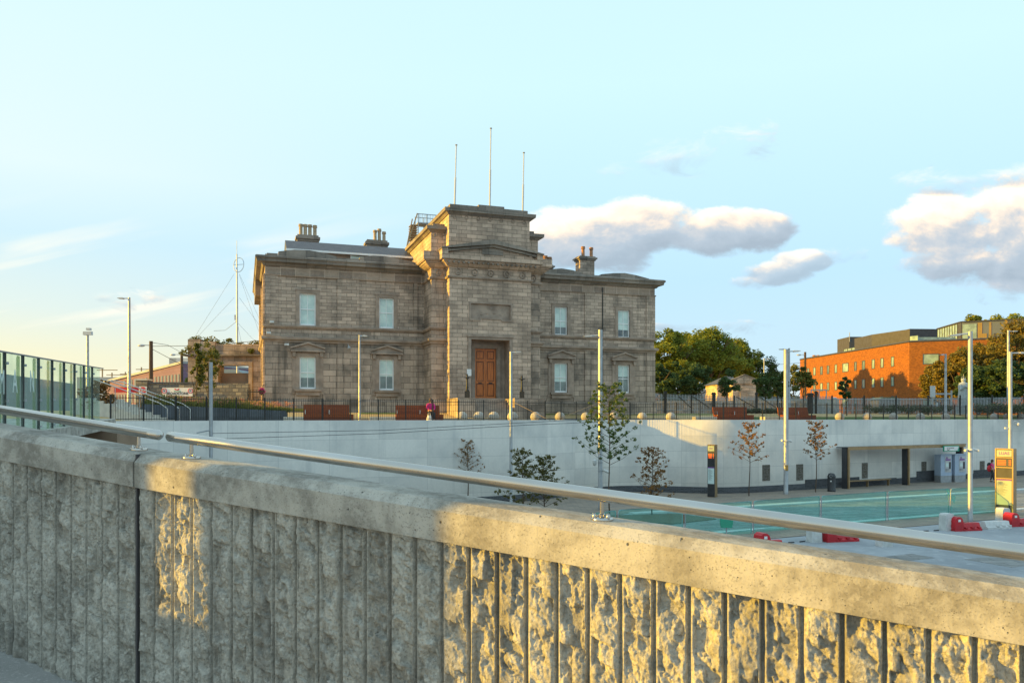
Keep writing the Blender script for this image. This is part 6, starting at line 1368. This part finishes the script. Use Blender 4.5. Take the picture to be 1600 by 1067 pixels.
def hand(J,B,i,dirv,sidev,s=1):
    """five finger chains rooted in the palm joint i"""
    p=Vector(J[i][:3]); d_=Vector(dirv).normalized(); sd_=Vector(sidev).normalized(); J.append(tuple(p+d_*.07)+(.034*s,.016*s)); pi=len(J)-1; B.append((i,pi))
    cz=d_.cross(sd_)
    for k,(of,L) in enumerate(((-.03,.060),(-.010,.072),(.010,.068),(.030,.052))):
        a=p+d_*.085+sd_*of; J.append(tuple(a)+(.009,)); J.append(tuple(a+d_*L*.6+cz*.008)+(.008,)); J.append(tuple(a+d_*L+cz*.022)+(.006,)); n_=len(J); B.extend([(pi,n_-3),(n_-3,n_-2),(n_-2,n_-1)])
    a=p+d_*.03-sd_*.035; J.append(tuple(a)+(.011,)); J.append(tuple(a+d_*.045-sd_*.025+cz*.01)+(.008,)); n_=len(J); B.extend([(i,n_-2),(n_-2,n_-1)])
def face(parent,c,fw,hairlen):
    """head details; c = head centre, faces -y after parent rotation"""
    MB().ball((c[0]-.033,c[1]-.088,c[2]+.01),.012,1,.6,.7,6,5).ball((c[0]+.033,c[1]-.088,c[2]+.01),.012,1,.6,.7,6,5).build('eyes','black',parent)
    MB().box(c[0]-.022,c[0]+.022,c[1]-.098,c[1]-.085,c[2]-.062,c[2]-.052).build('mouth','pink',parent)
    h=MB(); h.ball((c[0],c[1]+.02,c[2]+.035),.108,.90,1.0,1.08,14,10); h.lathe([(.07,-.0),(.095,-.08),(.09,-hairlen*.6),(.04,-hairlen)],12,(c[0],c[1]+.055,c[2]+.03),1.0,.62); h.build('hair','hair',parent,smooth=True)
# standing woman, walking right, seen from her side; black and red bag on the back
def person_standing(px,Y,h,lb):
    o=thing('person',lb,'person',(WX(px,Y),Y,FL+.02),R(35)); s=h/1.68
    J=[(0,0,.95,.13,.10),(0,0,1.12,.115,.085),(0,.0,1.34,.135,.09),(0,.0,1.46,.06,.055),(0,-.01,1.53,.05,.05),(0,-.015,1.60,.078,.088),(0,-.01,1.665,.055,.07)]
    B=[(0,1),(1,2),(2,3),(3,4),(4,5),(5,6)]
    def add(j,p): J.append(j); B.append((p,len(J)-1)); return len(J)-1
    add((0,-.105,1.595,.012,.014),5)
    for sx in(-1,1): add((sx*.082,.0,1.60,.012,.02),5)
    hd=[]
    for sx,fy_ in ((-1,-.08),(1,.10)):
        a=add((sx*.165,0,1.40,.05),2); a=add((sx*.20,fy_*.6,1.14,.038),a); a=add((sx*.20,fy_*1.6-.04,.92,.024),a); hd.append(a)
    for a,sx in zip(hd,(-1,1)): hand(J,B,a,(0,-.15,-1),(0,1,0))
    for sx,st_ in ((-1,-.16),(1,.16)):
        a=add((sx*.085,0,.88,.085),0); a=add((sx*.09,st_*.45-.03,.49,.055),a); a=add((sx*.085,st_*1.1,.09,.036),a); add((sx*.09,st_*1.1-.13,.035,.03),a)
    skinned('body',J,B,'skin',o,1)
    S=[(0,0,.90,.155,.12),(0,0,1.12,.135,.10),(0,0,1.36,.155,.105),(0,0,1.455,.07,.065)]; Bs=[(0,1),(1,2),(2,3)]
    for sx,fy_ in ((-1,-.08),(1,.10)): S.append((sx*.17,0,1.40,.066)); S.append((sx*.195,fy_*.4,1.22,.056)); n_=len(S); Bs+= [(2,n_-2),(n_-2,n_-1)]
    skinned('shirt',S,Bs,'pink',o,1)
    S=[(0,0,.96,.145,.115)]; Bs=[]
    for sx,st_ in ((-1,-.16),(1,.16)): S+= [(sx*.088,0,.86,.10),(sx*.09,st_*.45-.03,.49,.072),(sx*.085,st_*1.08,.14,.055)]; n_=len(S); Bs+=[(0,n_-3),(n_-3,n_-2),(n_-2,n_-1)]
    skinned('trousers',S,Bs,'black',o,1)
    for sx,st_ in ((-1,-.16),(1,.16)): MB().ball((sx*.088,st_*1.1-.06,.045),.13,.38,1,.35,10,7).build('shoe','blackp',o,smooth=True)
    face(o,(0,-.012,1.60),0,.24)
    for ch in o.children: ch.scale=(s,s,s)
    return o
pw_=person_standing(1550.5,58.2,1.62,'woman in pink top and black trousers walking on the platform with a dark red bag')
b=MB(); b.ball((0,0,0),.2,1,.7,1.25,12,8); bo=b.build('red_bag','redpaint',None,smooth=True); bo.location=(WX(1545,58.4),58.3,FL+1.02); tag(bo,'dark red bag carried at the back of the walking woman','bag')
b=MB(); b.ball((0,0,0),.17,1,.7,1.1,12,8); bo=b.build('black_bag','black',None,smooth=True); bo.location=(WX(1546,58.4),58.42,FL+1.28); tag(bo,'black rucksack on the shoulder of the walking woman','bag')
def person_seated(px,Y,zbase,lb):
    o=thing('person',lb,'person',(WX(px,Y),Y,zbase),R(18))
    J=[(0,0,.52,.14,.12),(0,-.02,.72,.125,.10),(0,-.05,.94,.135,.095),(0,-.06,1.06,.058,.055),(0,-.08,1.12,.05,.05),(0,-.10,1.19,.078,.088),(0,-.09,1.255,.055,.07)]
    B=[(0,1),(1,2),(2,3),(3,4),(4,5),(5,6)]
    def add(j,p): J.append(j); B.append((p,len(J)-1)); return len(J)-1
    add((0,-.195,1.18,.012,.014),5)
    hd=[]
    for sx in (-1,1):
        a=add((sx*.165,-.05,1.0,.05),2); a=add((sx*.22,-.14,.76,.038),a); a=add((sx*.08,-.34,.66,.024),a); hd.append(a)
    for a,sx in zip(hd,(-1,1)): hand(J,B,a,(-sx*.5,-.8,-.1),(0,0,1))
    for sx in (-1,1):
        a=add((sx*.09,-.08,.50,.085),0); a=add((sx*.10,-.46,.50,.062),a); a=add((sx*.09,-.50,.09,.038),a); add((sx*.10,-.62,.04,.03),a)
    skinned('body',J,B,'skin',o,1)
    S=[(0,0,.50,.16,.14),(0,-.02,.72,.15,.12),(0,-.05,.95,.155,.11),(0,-.06,1.05,.07,.065)]; Bs=[(0,1),(1,2),(2,3)]
    for sx in (-1,1): S+= [(sx*.17,-.05,1.0,.068),(sx*.22,-.14,.76,.056),(sx*.12,-.29,.69,.042)]; n_=len(S); Bs+=[(2,n_-3),(n_-3,n_-2),(n_-2,n_-1)]
    skinned('cardigan',S,Bs,'pink',o,1)
    S=[(0,-.02,.50,.15,.12)]; Bs=[]
    for sx in (-1,1): S+=[(sx*.09,-.1,.50,.10),(sx*.10,-.46,.50,.08),(sx*.09,-.50,.14,.058)]; n_=len(S); Bs+=[(0,n_-3),(n_-3,n_-2),(n_-2,n_-1)]
    skinned('trousers',S,Bs,'black',o,1)
    for sx in (-1,1): MB().ball((sx*.1,-.57,.045),.13,.38,1,.35,10,7).build('shoe','blackp',o,smooth=True)
    face(o,(0,-.10,1.19),0,.36); return o
Yb=wallY(672)+1.3
person_seated(672.5,Yb-.05,-.27,'woman in a pink cardigan sitting at the right end of the second bench')
sb=thing('shopping_bag','white plastic shopping bag standing at the seated woman\'s feet','bag',(WX(671,Yb-.6),Yb-.72,-.28)); MB().lathe([(.12,0),(.15,.05),(.15,.22),(.11,.34),(.10,.40)],10,(0,0,0),1,.6).build('bag_body','white',sb); MB().tube([(-.07,0,.38),(-.05,0,.5),(.05,0,.5),(.07,0,.38)],.01,4).build('bag_handle','white',sb)
